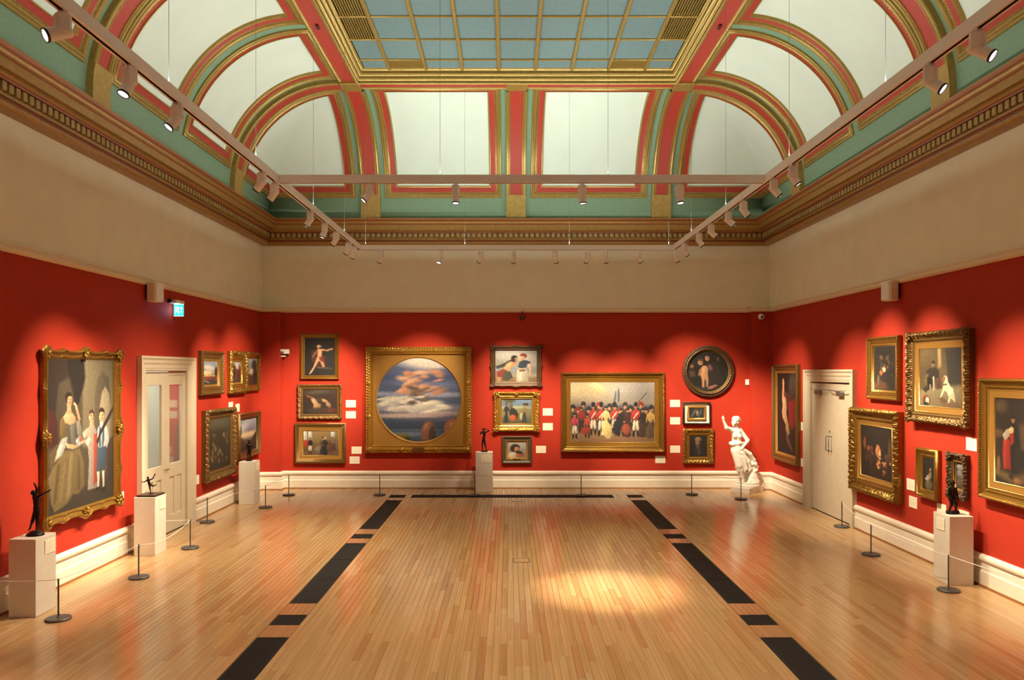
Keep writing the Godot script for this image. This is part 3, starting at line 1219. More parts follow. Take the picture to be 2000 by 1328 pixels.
	box_between(back, Vector3(x + 0.03, 0, z0 - 0.1), Vector3(x + 0.2, top + 0.1, z1 + 0.1))
	part(e, "door_backing", back, M.dark_slot)
	for lf: Array in [[z0 + 0.008, mid - 0.002, -1.0], [mid + 0.002, z1 - 0.008, 1.0]]:
		var st := tool()
		box_between(st, Vector3(x - 0.022, 0.008, lf[0]), Vector3(x + 0.022, top - 0.006, lf[1]), 0.002)
		var leaf := part(e, "door_leaf", st, M.door_paint)
		var zc: float = mid + lf[2] * 0.055
		var hd := tool()
		tube(hd, [Vector3(x - 0.02, 1.10, zc), Vector3(x - 0.07, 1.10, zc), Vector3(x - 0.08, 1.11, zc), Vector3(x - 0.08, 1.33, zc), Vector3(x - 0.07, 1.34, zc), Vector3(x - 0.02, 1.34, zc)], [0.009], 8)
		part(leaf, "pull_handle", hd, M.steel)
		var cl := tool()
		var cz: float = mid + lf[2] * 0.45
		box(cl, Vector3(x - 0.055, 2.07, cz), Vector3(0.065, 0.075, 0.2), Basis(), 0.012)
		part(leaf, "door_closer", cl, M.steel)
		var arm := tool()
		tube(arm, [Vector3(x - 0.09, 2.115, cz), Vector3(x - 0.10, 2.125, mid + lf[2] * 0.12), Vector3(x - 0.04, 2.125, mid + lf[2] * 0.02)], [0.008], 6)
		tube(arm, [Vector3(x - 0.09, 2.115, cz), Vector3(x - 0.085, 2.13, mid + lf[2] * 0.74)], [0.006], 6)
		part(leaf, "closer_arm", arm, M.steel)
	var lk := tool()
	lathe(lk, [Vector2(0.001, 0.0), Vector2(0.018, 0.0), Vector2(0.018, 0.01), Vector2(0.001, 0.012)], Vector3(x - 0.022, 1.42, mid - 0.03), 14, aim(Vector3(-1, 0, 0)))
	part(e, "lock", lk, M.steel)


func surround(d: Node3D, sx: float, r: Array) -> void:
	# moulded architrave: profile (distance in from the outer edge, height off the wall)
	var prof := [Vector2(0.0, 0.0), Vector2(0.0, 0.07), Vector2(0.035, 0.07), Vector2(0.045, 0.055), Vector2(0.06, 0.05), Vector2(0.10, 0.05), Vector2(0.11, 0.042), Vector2(0.125, 0.036), Vector2(0.17, 0.036), Vector2(0.18, 0.028), Vector2(0.2, 0.03), Vector2(0.215, 0.02), Vector2(0.22, -0.06)]
	var st := tool()
	var x := sx * HW
	for i in prof.size() - 1:
		var rows := []
		for p: Vector2 in [prof[i], prof[i + 1]]:
			var xx := x - sx * p.y
			rows.append(PackedVector3Array([Vector3(xx, 0, r[0] + p.x), Vector3(xx, r[2] - p.x, r[0] + p.x), Vector3(xx, r[2] - p.x, r[1] - p.x), Vector3(xx, 0, r[1] - p.x)]))
		grid(st, rows, -1)
	part(d, "surround", st, M.door_paint)


# ---------------------------------------------------------------- suspended tracks and spotlights

func build_tracks() -> void:
	track("white lighting track hung along the portrait wall side", Vector3(-TRACK_X, TRACK_Y, BAR_FAR - 0.033), Vector3(-TRACK_X, TRACK_Y, TRACK_END), [-12.6, -10.6, -8.2, -6.1, -4.0, -2.0])
	track("white lighting track hung along the flush doors' side", Vector3(TRACK_X, TRACK_Y, BAR_FAR - 0.033), Vector3(TRACK_X, TRACK_Y, TRACK_END), [-12.6, -10.6, -8.2, -6.1, -4.0, -2.0])
	track("white cross track hung nearest the end wall", Vector3(-TRACK_X + 0.035, TRACK_Y, BAR_FAR), Vector3(TRACK_X - 0.035, TRACK_Y, BAR_FAR), [-2.7, -0.93, 0.93, 2.7])
	track("white cross track hung across the middle of the room", Vector3(-TRACK_X + 0.035, TRACK_Y, BAR_NEAR), Vector3(TRACK_X - 0.035, TRACK_Y, BAR_NEAR), [-0.93, 0.99])
	var nth := ["nearest", "second", "third", "fourth", "fifth", "sixth", "seventh", "eighth", "ninth", "tenth", "eleventh", "twelfth", "thirteenth"]
	# on the portrait wall's track, from the far end: [z, target, energy, cone]
	var row := [
		[-13.4, Vector3(-4.3, 1.9, -16.2), 1.0, 18.0], [-12.94, Vector3(-5.2, 1.9, -14.9), 1.1, 19.0], [-12.0, Vector3(-5.2, 1.7, -13.6), 1.2, 19.0], [-11.26, Vector3(-4.4, 0.0, -10.9), 0.9, 42.0], [-10.44, Vector3(-5.0, 0.9, -10.1), 0.9, 17.0],
		[-8.85, Vector3(-5.2, 1.5, -9.7), 1.1, 19.0], [-8.39, Vector3(-5.2, 1.75, -9.0), 1.25, 19.0], [-6.25, Vector3(-5.0, 0.9, -4.4), 0.9, 30.0], [-5.47, Vector3(-3.9, 0.3, -3.7), 0.8, 34.0], [-4.65, Vector3(-5.2, 2.7, -2.2), 0.8, 20.0],
		[-2.6, Vector3(-2.0, 0.0, -3.2), FLOOD, 50.0],
	]
	for i in row.size():
		spotlight(Vector3(-TRACK_X, TRACK_Y, row[i][0]), row[i], "white track spotlight, %s to the end wall along the portrait wall's track" % nth[i])
	row = [
		[-13.78, Vector3(4.6, 1.2, -15.9), 1.1, 18.0], [-13.1, Vector3(5.2, 1.6, -15.1), 1.15, 18.0], [-12.1, Vector3(5.2, 1.25, -12.15), 1.15, 24.0], [-11.37, Vector3(5.2, 2.3, -11.1), 1.2, 17.0], [-10.47, Vector3(5.2, 2.2, -9.9), 1.25, 17.0],
		[-9.8, Vector3(5.2, 1.2, -9.5), 1.0, 18.0], [-8.68, Vector3(5.2, 1.7, -8.1), 1.25, 19.0], [-8.1, Vector3(5.0, 0.9, -7.5), 0.9, 19.0], [-5.45, Vector3(5.2, 1.9, -3.6), 0.9, 24.0], [-4.9, Vector3(5.2, 2.0, -2.7), 0.9, 24.0],
		[-2.6, Vector3(2.0, 0.0, -3.2), FLOOD, 50.0],
	]
	for i in row.size():
		spotlight(Vector3(TRACK_X, TRACK_Y, row[i][0]), row[i], "white track spotlight, %s to the end wall along the flush doors' track" % nth[i])
	row = [
		[-2.42, Vector3(-4.1, 1.5, -16.2), 1.25, 19.0], [-1.37, Vector3(-2.4, 0.3, -12.6), FLOOD * 0.6, 42.0], [-0.64, Vector3(-2.1, 2.0, -16.2), 1.25, 18.0], [-0.065, Vector3(-0.1, 1.9, -16.2), 1.1, 18.0],
		[0.68, Vector3(1.6, 1.6, -16.2), 1.15, 17.0], [1.26, Vector3(0.1, 1.2, -16.2), 0.6, 17.0], [1.57, Vector3(2.5, 1.6, -16.2), 1.15, 17.0], [2.16, Vector3(3.9, 1.9, -16.2), 1.2, 18.0],
	]
	for i in row.size():
		spotlight(Vector3(row[i][0], TRACK_Y, BAR_FAR), row[i], "white track spotlight, %s to the portrait wall on the far cross track" % nth[i])
	row = [[-1.735, Vector3(-4.9, 0.9, -7.9), 0.9, 15.0], [-0.75, Vector3(-0.8, 0, -8.3), FLOOD * 1.2, 60.0], [0.695, Vector3(0.98, 0, -8.75), 1.9, 12.0], [1.81, Vector3(2.1, 0, -8.2), FLOOD * 1.1, 60.0]]
	for i in row.size():
		spotlight(Vector3(row[i][0], TRACK_Y, BAR_NEAR), row[i], "white track spotlight, %s to the portrait wall on the middle cross track" % nth[i])


const FLOOD := 0.38


func track(label: String, a: Vector3, b: Vector3, wires: Array) -> void:
	var o := thing("lighting_track", label, "lighting track", a)
	var along := (b - a).normalized()
	var across := along.cross(Vector3.UP).normalized()
	var l := a.distance_to(b)
	var st := tool()
	# hollow section with a slot underneath
	var sec := [Vector2(-0.012, -0.045), Vector2(-0.03, -0.045), Vector2(-0.033, -0.042), Vector2(-0.033, 0.042), Vector2(-0.03, 0.045), Vector2(-0.024, 0.045), Vector2(-0.024, 0.03), Vector2(0.024, 0.03), Vector2(0.024, 0.045), Vector2(0.03, 0.045), Vector2(0.033, 0.042), Vector2(0.033, -0.042), Vector2(0.03, -0.045), Vector2(0.012, -0.045)]
	run(st, sec, Vector3.ZERO, along * l, across, Vector3.UP)
	for e: float in [0.0, l]:
		box(st, along * e, Vector3(0.066, 0.09, 0.004) if absf(along.z) > 0.5 else Vector3(0.004, 0.09, 0.066))
	part(o, "track_profile", st, M.track_white)
	var sl := tool()
	run(sl, [Vector2(-0.012, -0.045), Vector2(-0.012, -0.03), Vector2(0.012, -0.03), Vector2(0.012, -0.045)], Vector3.ZERO, along * l, across, Vector3.UP)
	part(o, "track_slot", sl, M.dark_slot)
	var gl := tool()
	quad(gl, across * -0.02 + Vector3.UP * 0.034, across * 0.02 + Vector3.UP * 0.034, across * 0.02 + along * l + Vector3.UP * 0.034, across * -0.02 + along * l + Vector3.UP * 0.034)
	part(o, "uplight_strip", gl, M.uplight_glow)
	for w: float in wires:
		var p := Vector3(0, 0, w - a.z) if absf(along.z) > 0.5 else Vector3(w - a.x, 0, 0)
		var ws := tool()
		tube(ws, [p + Vector3.UP * 0.045, p + Vector3.UP * (YC + R - TRACK_Y + 0.02)], [0.0022], 5, false)
		tube(ws, [p + Vector3.UP * 0.04, p + Vector3.UP * 0.10], [0.006, 0.004], 6)
		part(o, "suspension_wire", ws, M.wire_steel)


func spotlight(at: Vector3, a: Array, label: String) -> void:
	var target: Vector3 = a[1]
	var energy: float = a[2]
	var cone: float = a[3]
	var o := thing("track_spotlight", label, "spotlight", at, 0, "track spotlights")
	var pivot := Vector3(0, -0.20, 0)
	var d := (target - at - pivot).normalized()
	var flat := Vector3(d.x, 0, d.z).normalized()
	var ad := tool()
	box(ad, Vector3(0, -0.054, 0), Vector3(0.034, 0.02, 0.034) + flat.abs() * 0.0, Basis(), 0.003)
	part(o, "track_adapter", ad, M.lamp_white)
	# upright housing
	var hs := tool()
	box(hs, Vector3(0, -0.127, 0), Vector3(0.086, 0.126, 0.086), Basis(Vector3.UP, atan2(flat.x, flat.z)), 0.014)
	part(o, "driver_housing", hs, M.lamp_white)
	# tilted head
	var b := aim(d)
	var hd := tool()
	lathe(hd, [Vector2(0.001, -0.05), Vector2(0.032, -0.05), Vector2(0.038, -0.042), Vector2(0.039, 0.0), Vector2(0.041, 0.098), Vector2(0.039, 0.1), Vector2(0.037, 0.094)], pivot + Vector3.UP * 0.025, 20, b)
	part(o, "lamp_head", hd, M.lamp_white)
	var rm := tool()
	lathe(rm, [Vector2(0.0412, 0.092), Vector2(0.0425, 0.094), Vector2(0.0425, 0.107), Vector2(0.0355, 0.107), Vector2(0.035, 0.09)], pivot + Vector3.UP * 0.025, 20, b)
	part(o, "bezel", rm, M.black_plastic)
	var ln := tool()
	lathe(ln, [Vector2(0.0005, 0.105), Vector2(0.0355, 0.1)], pivot + Vector3.UP * 0.025, 14, b, 2)
	part(o, "lamp_lens", ln, M.lamp_glow)
	var s := SpotLight3D.new()
	s.name = "spot_beam"
	s.light_color = SPOT_COLOR
	s.light_energy = SPOT * energy
	s.light_size = 0.035
	s.spot_angle = cone * 1.12
	s.spot_angle_attenuation = 1.0
	s.spot_range = 40.0
	s.spot_attenuation = 2.0
	s.shadow_enabled = true
	s.position = pivot + Vector3.UP * 0.025 + d * 0.125
	s.basis = Basis.looking_at(d, Vector3.UP if absf(d.y) < 0.98 else Vector3.RIGHT)
	o.add_child(s)


# ---------------------------------------------------------------- painted canvases
# art: [colour above, colour below, [[x, y, rx, ry, turn, colour, softness], ...]]; x, y from the upper left, as shares of width and height

func paint(w: int, h: int, art: Array, sd: int) -> ImageTexture:
	var n := FastNoiseLite.new()
	n.seed = sd
	n.frequency = 0.045
	n.fractal_octaves = 3
	var n2 := FastNoiseLite.new()
	n2.seed = sd + 50
	n2.frequency = 0.16
	n2.fractal_octaves = 2
	var count := w * h
	var r := PackedFloat32Array()
	var g := PackedFloat32Array()
	var b := PackedFloat32Array()
	var wx := PackedFloat32Array()
	var wy := PackedFloat32Array()
	var br := PackedFloat32Array()
	for a: PackedFloat32Array in [r, g, b, wx, wy, br]:
		a.resize(count)
	r.resize(count)
	g.resize(count)
	b.resize(count)
	wx.resize(count)
	wy.resize(count)
	br.resize(count)
	var top := rgb(art[0])
	var bot := rgb(art[1])
	for y in h:
		for x in w:
			var i := y * w + x
			var c := n.get_noise_2d(x, y)
			wx[i] = c * 3.2 + n2.get_noise_2d(x, y) * 2.2
			wy[i] = n.get_noise_2d(x + 400, y) * 3.2 + n2.get_noise_2d(x, y + 300) * 2.2
			br[i] = 1.0 + 0.07 * n2.get_noise_2d(x * 0.4 + 90, y) + 0.09 * c
			var t := clampf(float(y) / h + c * 0.15, 0.0, 1.0)
			r[i] = lerpf(top.r, bot.r, t) * br[i]
			g[i] = lerpf(top.g, bot.g, t) * br[i]
			b[i] = lerpf(top.b, bot.b, t) * br[i]
	for s: Array in art[2]:
		if s[0] is Array:
			# a brush shape with an outline: [[x, y, x, y ...], colour, softness in pixels]
			var flat: Array = s[0]
			var np := flat.size() / 2
			var pts := PackedVector2Array()
			var lo := Vector2(1e9, 1e9)
			var hi := -lo
			for k in np:
				var q := Vector2(flat[k * 2] * w, flat[k * 2 + 1] * h)
				pts.append(q)
				lo = lo.min(q)
				hi = hi.max(q)
			var pc := rgb(s[1])
			var ps: float = s[2] if s.size() > 2 else 2.5
			var ctr := (lo + hi) / 2
			var half := ((hi - lo) / 2).max(Vector2(1, 1))
			for y in range(maxi(0, int(lo.y) - 6), mini(h, int(hi.y) + 7)):
				for x in range(maxi(0, int(lo.x) - 6), mini(w, int(hi.x) + 7)):
					var i := y * w + x
					var p := Vector2(x + wx[i] * 0.45, y + wy[i] * 0.45)
					var inside := false
					var dd := 1e9
					var pa := pts[np - 1]
					for k in np:
						var pb := pts[k]
						if (pa.y > p.y) != (pb.y > p.y) and p.x < (pb.x - pa.x) * (p.y - pa.y) / (pb.y - pa.y) + pa.x:
							inside = not inside
						var e := pb - pa
						var q := p - pa
						dd = minf(dd, (q - e * clampf(q.dot(e) / maxf(e.length_squared(), 1e-6), 0.0, 1.0)).length_squared())
						pa = pb
					dd = sqrt(dd) * (-1.0 if inside else 1.0)
					var al := clampf(0.5 - dd / (2.0 * ps), 0.0, 1.0)
					if al <= 0.0:
						continue
					var sh := br[i] * (1.04 - 0.13 * ((p.x - ctr.x) / half.x + 0.7 * (p.y - ctr.y) / half.y))
					r[i] = lerpf(r[i], pc.r * sh, al)
					g[i] = lerpf(g[i], pc.g * sh, al)
					b[i] = lerpf(b[i], pc.b * sh, al)
			continue
		var cx: float = s[0] * w
		var cy: float = s[1] * h
		var rx: float = s[2] * w
		var ry: float = s[3] * h
		var an := deg_to_rad(s[4])
		var ca := cos(an)
		var sa := sin(an)
		var col := rgb(s[5])
		var soft: float = s[6] if s.size() > 6 else 0.22
		var reach := maxf(rx, ry) * (1.0 + soft) + 10.0
		for y in range(maxi(0, int(cy - reach)), mini(h, int(cy + reach) + 1)):
			for x in range(maxi(0, int(cx - reach)), mini(w, int(cx + reach) + 1)):
				var i := y * w + x
				var dx := x - cx + wx[i]
				var dy := y - cy + wy[i]
				var u := (dx * ca + dy * sa) / rx
				var v := (dy * ca - dx * sa) / ry
				var d := sqrt(u * u + v * v)
				if d > 1.0 + soft:
					continue
				var a := clampf((1.0 + soft - d) / (2.0 * soft), 0.0, 1.0)
				var m := br[i] * (1.04 - 0.20 * (u * 0.6 + v * 0.5))
				r[i] = lerpf(r[i], col.r * m, a)
				g[i] = lerpf(g[i], col.g * m, a)
				b[i] = lerpf(b[i], col.b * m, a)
	var data := PackedByteArray()
	data.resize(count * 3)
	for i in count:
		data[i * 3] = int(clampf(r[i], 0, 1) * 255.0)
		data[i * 3 + 1] = int(clampf(g[i], 0, 1) * 255.0)
		data[i * 3 + 2] = int(clampf(b[i], 0, 1) * 255.0)
	return ImageTexture.create_from_image(Image.create_from_data(w, h, false, Image.FORMAT_RGB8, data))


# a standing figure in a painting: head, body, arms, then legs with boots or a skirt
func fig(x: float, y: float, hgt: float, asp: float, coat: String, low: String, skin := "c08e68", hair := "2a1d16", skirt := false, boots := "1c1816") -> Array:
	var w := hgt * asp
	var out := []
	if skirt:
		out.append([x, y + hgt * 0.60, w * 0.075, hgt * 0.16, 0, low, 0.1])
		out.append([x - w * 0.015, y + hgt * 0.78, w * 0.11, hgt * 0.2, 0, low, 0.1])
		out.append([x - w * 0.02, y + hgt * 0.90, w * 0.135, hgt * 0.09, 0, low, 0.12])
	else:
		for e: float in [-1.0, 1.0]:
			out.append([x + e * w * 0.045, y + hgt * 0.64, w * 0.042, hgt * 0.17, e * -4, low, 0.1])
			out.append([x + e * w * 0.06, y + hgt * 0.87, w * 0.03, hgt * 0.1, e * -3, boots, 0.1])
	out.append([x, y + hgt * 0.33, w * 0.085, hgt * 0.17, 0, coat, 0.1])
	out.append([x - w * 0.10, y + hgt * 0.34, w * 0.03, hgt * 0.13, 12, coat, 0.12])
	out.append([x + w * 0.10, y + hgt * 0.34, w * 0.03, hgt * 0.13, -12, coat, 0.12])
	out.append([x - w * 0.115, y + hgt * 0.48, w * 0.018, hgt * 0.02, 0, skin, 0.15])
	out.append([x + w * 0.115, y + hgt * 0.48, w * 0.018, hgt * 0.02, 0, skin, 0.15])
	out.append([x, y + hgt * 0.105, w * 0.044, hgt * 0.06, 0, skin, 0.1])
	out.append([x - w * 0.004, y + hgt * 0.062, w * 0.05, hgt * 0.035, 0, hair, 0.12])
	return out


func art(k: String) -> Array:
	match k:
		"portrait":
			var l := [
				# wall, arch and dark curtain
				[[0.5, 0.0, 1.0, 0.0, 1.0, 0.62, 0.5, 0.6], "675e4b", 8.0], [[0.69, 0.6, 0.69, 0.25, 0.73, 0.14, 0.82, 0.08, 0.92, 0.13, 0.95, 0.25, 0.95, 0.6], "4b4437", 4.0], [[0.77, 0.6, 0.77, 0.33, 0.80, 0.24, 0.86, 0.19, 0.93, 0.24, 0.95, 0.34, 0.95, 0.6], "857b67", 3.0],
				[[0.0, 0.0, 0.52, 0.0, 0.54, 0.12, 0.51, 0.2, 0.42, 0.27, 0.36, 0.24, 0.3, 0.12, 0.16, 0.16, 0.1, 0.4, 0.0, 0.45], "2b211d", 6.0], [[0.27, 0.0, 0.51, 0.0, 0.53, 0.13, 0.47, 0.21, 0.4, 0.22, 0.3, 0.1], "17110f", 4.0], [[0.36, 0.2, 0.5, 0.19, 0.44, 0.3, 0.38, 0.32], "1a1312", 4.0],
				[[0.0, 0.33, 0.08, 0.33, 0.14, 0.4, 0.15, 0.55, 0.0, 0.58], "471e19", 5.0], [[0.0, 0.9, 0.5, 0.88, 1.0, 0.8, 1.0, 1.0, 0.0, 1.0], "322a21", 8.0], [[0.88, 0.58, 1.0, 0.56, 1.0, 0.9, 0.9, 0.86], "2d231d", 5.0],
				# lady: gown, bodice, sleeve, ruffle
				[[0.22, 0.60, 0.46, 0.60, 0.52, 0.70, 0.53, 0.86, 0.44, 0.91, 0.36, 0.90, 0.28, 0.95, 0.1, 0.985, 0.06, 0.93, 0.02, 0.76, 0.1, 0.66], "6b5b3b", 3.0], [[0.32, 0.62, 0.36, 0.62, 0.33, 0.9, 0.26, 0.93], "80704c", 4.0], [[0.42, 0.64, 0.46, 0.66, 0.46, 0.88, 0.41, 0.88], "574928", 4.0], [[0.14, 0.68, 0.18, 0.68, 0.12, 0.93, 0.08, 0.93], "574928", 4.0], [[0.23, 0.68, 0.26, 0.7, 0.2, 0.92, 0.16, 0.93], "7a6a46", 4.0],
				[[0.04, 0.60, 0.2, 0.52, 0.26, 0.58, 0.12, 0.68, 0.03, 0.7], "5c4c2f", 3.0], [[0.24, 0.43, 0.3, 0.41, 0.41, 0.41, 0.44, 0.46, 0.45, 0.58, 0.38, 0.61, 0.27, 0.6, 0.26, 0.5], "4b483f", 2.5], [[0.31, 0.42, 0.38, 0.42, 0.4, 0.58, 0.34, 0.6], "64635a", 3.0],
				[[0.18, 0.40, 0.22, 0.37, 0.27, 0.41, 0.25, 0.52, 0.2, 0.54, 0.17, 0.48], "6d5a37", 2.5], [[0.2, 0.52, 0.28, 0.51, 0.27, 0.56, 0.2, 0.63, 0.1, 0.66, 0.14, 0.58], "a7aaa8", 2.5], [[0.18, 0.56, 0.24, 0.55, 0.17, 0.62, 0.13, 0.63], "c4c6c2", 2.5],
				[[0.22, 0.38, 0.27, 0.345, 0.33, 0.345, 0.40, 0.39, 0.39, 0.425, 0.31, 0.435, 0.25, 0.42], "c9a17b", 2.5], [[0.275, 0.31, 0.33, 0.31, 0.34, 0.36, 0.27, 0.36], "c39a74", 2.0],
				[0.305, 0.275, 0.042, 0.046, 0, "c99d78", 0.1], [[0.26, 0.28, 0.245, 0.24, 0.28, 0.215, 0.335, 0.225, 0.34, 0.245, 0.29, 0.245, 0.275, 0.27, 0.28, 0.30], "21160f", 1.5], [0.32, 0.287, 0.012, 0.008, 0, "a8584a", 0.3], [0.298, 0.268, 0.009, 0.004, 0, "3a2a20", 0.3], [0.33, 0.268, 0.008, 0.004, 0, "3a2a20", 0.3],
				[[0.40, 0.41, 0.46, 0.42, 0.5, 0.5, 0.47, 0.56, 0.42, 0.5], "77756c", 3.0], [[0.44, 0.42, 0.385, 0.31, 0.36, 0.30, 0.375, 0.285, 0.41, 0.30, 0.475, 0.41], "c69c76", 2.0], [[0.26, 0.55, 0.3, 0.56, 0.4, 0.575, 0.46, 0.57, 0.45, 0.59, 0.36, 0.60, 0.27, 0.585], "c69c76", 2.0],
				[0.45, 0.555, 0.05, 0.03, 0, "8f8f98", 0.3], [0.47, 0.545, 0.018, 0.016, 0, "b0453a", 0.3], [0.42, 0.55, 0.016, 0.014, 0, "c9c4c0", 0.3], [0.46, 0.57, 0.016, 0.014, 0, "a7a3b0", 0.3],
				# girl
				[[0.60, 0.46, 0.67, 0.45, 0.72, 0.5, 0.72, 0.7, 0.75, 0.9, 0.58, 0.9, 0.6, 0.7, 0.57, 0.55], "8b8078", 2.5], [[0.675, 0.52, 0.73, 0.52, 0.74, 0.86, 0.67, 0.88], "8d3a31", 2.5], [[0.50, 0.5, 0.58, 0.47, 0.63, 0.46, 0.62, 0.51, 0.52, 0.545], "b3a391", 2.5], [[0.52, 0.56, 0.6, 0.53, 0.64, 0.56, 0.58, 0.6], "b9b4b0", 2.5], [[0.48, 0.555, 0.55, 0.55, 0.55, 0.57, 0.48, 0.575], "c69c76", 2.0],
				[0.64, 0.44, 0.03, 0.04, 0, "c9a07c", 0.12], [0.635, 0.395, 0.036, 0.042, 0, "cda37e", 0.1], [[0.6, 0.395, 0.605, 0.355, 0.65, 0.345, 0.685, 0.37, 0.68, 0.4, 0.66, 0.37, 0.62, 0.375], "40221a", 1.5], [0.648, 0.41, 0.009, 0.006, 0, "a8584a", 0.3], [0.63, 0.39, 0.007, 0.004, 0, "3a2a20", 0.3],
				# boy
				[[0.74, 0.48, 0.79, 0.46, 0.86, 0.46, 0.90, 0.49, 0.93, 0.58, 0.89, 0.635, 0.84, 0.62, 0.75, 0.63, 0.73, 0.55], "b2b7b8", 2.5], [[0.76, 0.475, 0.84, 0.465, 0.85, 0.56, 0.83, 0.62, 0.755, 0.615], "41596a", 2.0], [[0.79, 0.47, 0.815, 0.47, 0.815, 0.62, 0.79, 0.62], "9aa6ab", 1.5], [[0.735, 0.62, 0.88, 0.62, 0.87, 0.7, 0.85, 0.79, 0.80, 0.79, 0.80, 0.7, 0.77, 0.795, 0.72, 0.79, 0.73, 0.7], "32465a", 2.0],
				[[0.725, 0.79, 0.77, 0.79, 0.765, 0.9, 0.735, 0.9], "b4afa4", 2.0], [[0.81, 0.79, 0.85, 0.79, 0.85, 0.91, 0.82, 0.91], "b4afa4", 2.0], [[0.71, 0.9, 0.77, 0.895, 0.77, 0.925, 0.7, 0.925], "14100f", 1.5], [[0.79, 0.915, 0.86, 0.905, 0.86, 0.945, 0.79, 0.94], "14100f", 1.5],
				[0.80, 0.45, 0.022, 0.03, 0, "d9d4cc", 0.15], [0.80, 0.395, 0.038, 0.048, 0, "c9a07c", 0.1], [[0.755, 0.40, 0.755, 0.355, 0.80, 0.335, 0.845, 0.355, 0.85, 0.40, 0.83, 0.37, 0.775, 0.37], "2e1a12", 1.5], [0.80, 0.415, 0.01, 0.006, 0, "a8584a", 0.3], [0.785, 0.39, 0.008, 0.004, 0, "3a2a20", 0.3], [0.818, 0.39, 0.008, 0.004, 0, "3a2a20", 0.3], [[0.72, 0.57, 0.78, 0.5, 0.92, 0.39, 1.0, 0.33, 1.0, 0.37, 0.93, 0.43, 0.79, 0.53, 0.74, 0.6], "2b1816", 2.0],
			]
			return ["51473a", "423a2d", l]
		"coast":
			return ["9aa8c4", "6d5a48", [[0.5, 0.3, 0.5, 0.12, 5, "c8c2c4", 0.5], [0.3, 0.5, 0.4, 0.1, 0, "dcc6a4", 0.5], [0.5, 0.62, 0.6, 0.025, 0, "d9b25e", 0.3], [0.5, 0.72, 0.6, 0.08, 0, "7a3b30", 0.3], [0.9, 0.45, 0.1, 0.22, 0, "2c2a24", 0.2], [0.5, 0.9, 0.6, 0.12, 0, "3d342c", 0.3], [0.3, 0.88, 0.2, 0.03, 10, "8b8278", 0.3]]]
		"lane":
			return ["aab4c0", "5b3a2c", [[0.25, 0.5, 0.2, 0.4, 0, "343028", 0.25], [0.75, 0.55, 0.3, 0.4, 0, "5d231f", 0.15], [0.6, 0.2, 0.2, 0.15, 20, "cbb7a6", 0.4], [0.4, 0.9, 0.5, 0.12, 0, "4a2d24", 0.3]]]
		"trees":
			return ["a9bdd4", "3a2a1e", [[0.7, 0.25, 0.25, 0.2, 0, "3d3626", 0.25], [0.8, 0.7, 0.3, 0.3, 0, "2f2118", 0.2], [0.3, 0.75, 0.3, 0.2, 0, "4c3928", 0.3], [0.4, 0.5, 0.2, 0.12, 0, "cfc3a8", 0.4]]]
		"crowd":
			var l := []
			for i in 26:
				l.append([rng.randf_range(0.15, 0.9), rng.randf_range(0.3, 0.85), rng.randf_range(0.03, 0.08), rng.randf_range(0.03, 0.07), rng.randf() * 90, ["6b5a36", "7a6a44", "4d3d2a", "5a3a2a", "82734e", "3a3326"][i % 6], 0.4])
			l.append([0.5, 0.1, 0.5, 0.12, 0, "5a5a4a", 0.5])
			return ["44422f", "2d271c", l]
		"valley":
			return ["a7b2cc", "3b2a20", [[0.4, 0.2, 0.5, 0.15, -15, "b9bfd2", 0.5], [0.5, 0.5, 0.6, 0.1, 0, "dcc9a4", 0.5], [0.9, 0.75, 0.35, 0.22, -30, "2f2219", 0.15], [0.1, 0.75, 0.3, 0.2, 25, "4a3423", 0.2], [0.5, 0.95, 0.7, 0.2, 0, "33231a", 0.3], [0.08, 0.35, 0.06, 0.15, 0, "40341f", 0.3]]]
		"night_figure":
			return ["181310", "120e0c", [[[0.2, 0.35, 0.38, 0.3, 0.5, 0.4, 0.72, 0.5, 0.68, 0.72, 0.35, 0.75, 0.22, 0.6], "431a14", 5.0], [[0.4, 0.3, 0.56, 0.29, 0.58, 0.36, 0.55, 0.5, 0.6, 0.6, 0.66, 0.74, 0.66, 0.78, 0.58, 0.78, 0.52, 0.64, 0.46, 0.62, 0.36, 0.76, 0.24, 0.92, 0.15, 0.98, 0.14, 0.95, 0.26, 0.8, 0.36, 0.6, 0.42, 0.48], "bf936c", 2.0], [[0.54, 0.29, 0.7, 0.31, 0.9, 0.27, 0.95, 0.28, 0.93, 0.31, 0.76, 0.36, 0.56, 0.34], "b98c66", 2.0], [[0.46, 0.32, 0.53, 0.32, 0.55, 0.48, 0.48, 0.55], "d2a87f", 3.0], [[0.42, 0.33, 0.32, 0.38, 0.24, 0.5, 0.28, 0.54, 0.36, 0.44, 0.44, 0.4], "7d5a44", 3.0], [0.46, 0.25, 0.055, 0.045, 0, "a37b5a", 0.12], [[0.38, 0.24, 0.42, 0.19, 0.5, 0.19, 0.58, 0.23, 0.5, 0.25], "c9a882", 2.0], [[0.4, 0.76, 0.6, 0.78, 0.9, 0.8, 0.9, 0.83, 0.4, 0.8], "5d4a40", 4.0], [[0.47, 0.5, 0.62, 0.52, 0.68, 0.7, 0.6, 0.64, 0.5, 0.6], "6b221a", 3.0]]]
		"storm_figures":
			return ["3a241a", "2a1c15", [[0.5, 0.1, 0.4, 0.1, -5, "4a4338", 0.4], [0.35, 0.5, 0.07, 0.2, -35, "b99874", 0.2], [0.42, 0.68, 0.12, 0.12, -20, "a88762", 0.3], [0.62, 0.45, 0.14, 0.06, 20, "ab8a66", 0.2], [0.75, 0.62, 0.1, 0.08, 50, "9c7a58", 0.25], [0.2, 0.3, 0.12, 0.03, 20, "8a5f42", 0.3], [0.48, 0.42, 0.08, 0.08, 0, "3b3430", 0.3], [0.55, 0.85, 0.4, 0.12, 0, "3e3026", 0.4], [0.85, 0.85, 0.15, 0.1, 0, "5a2d1e", 0.4]]]
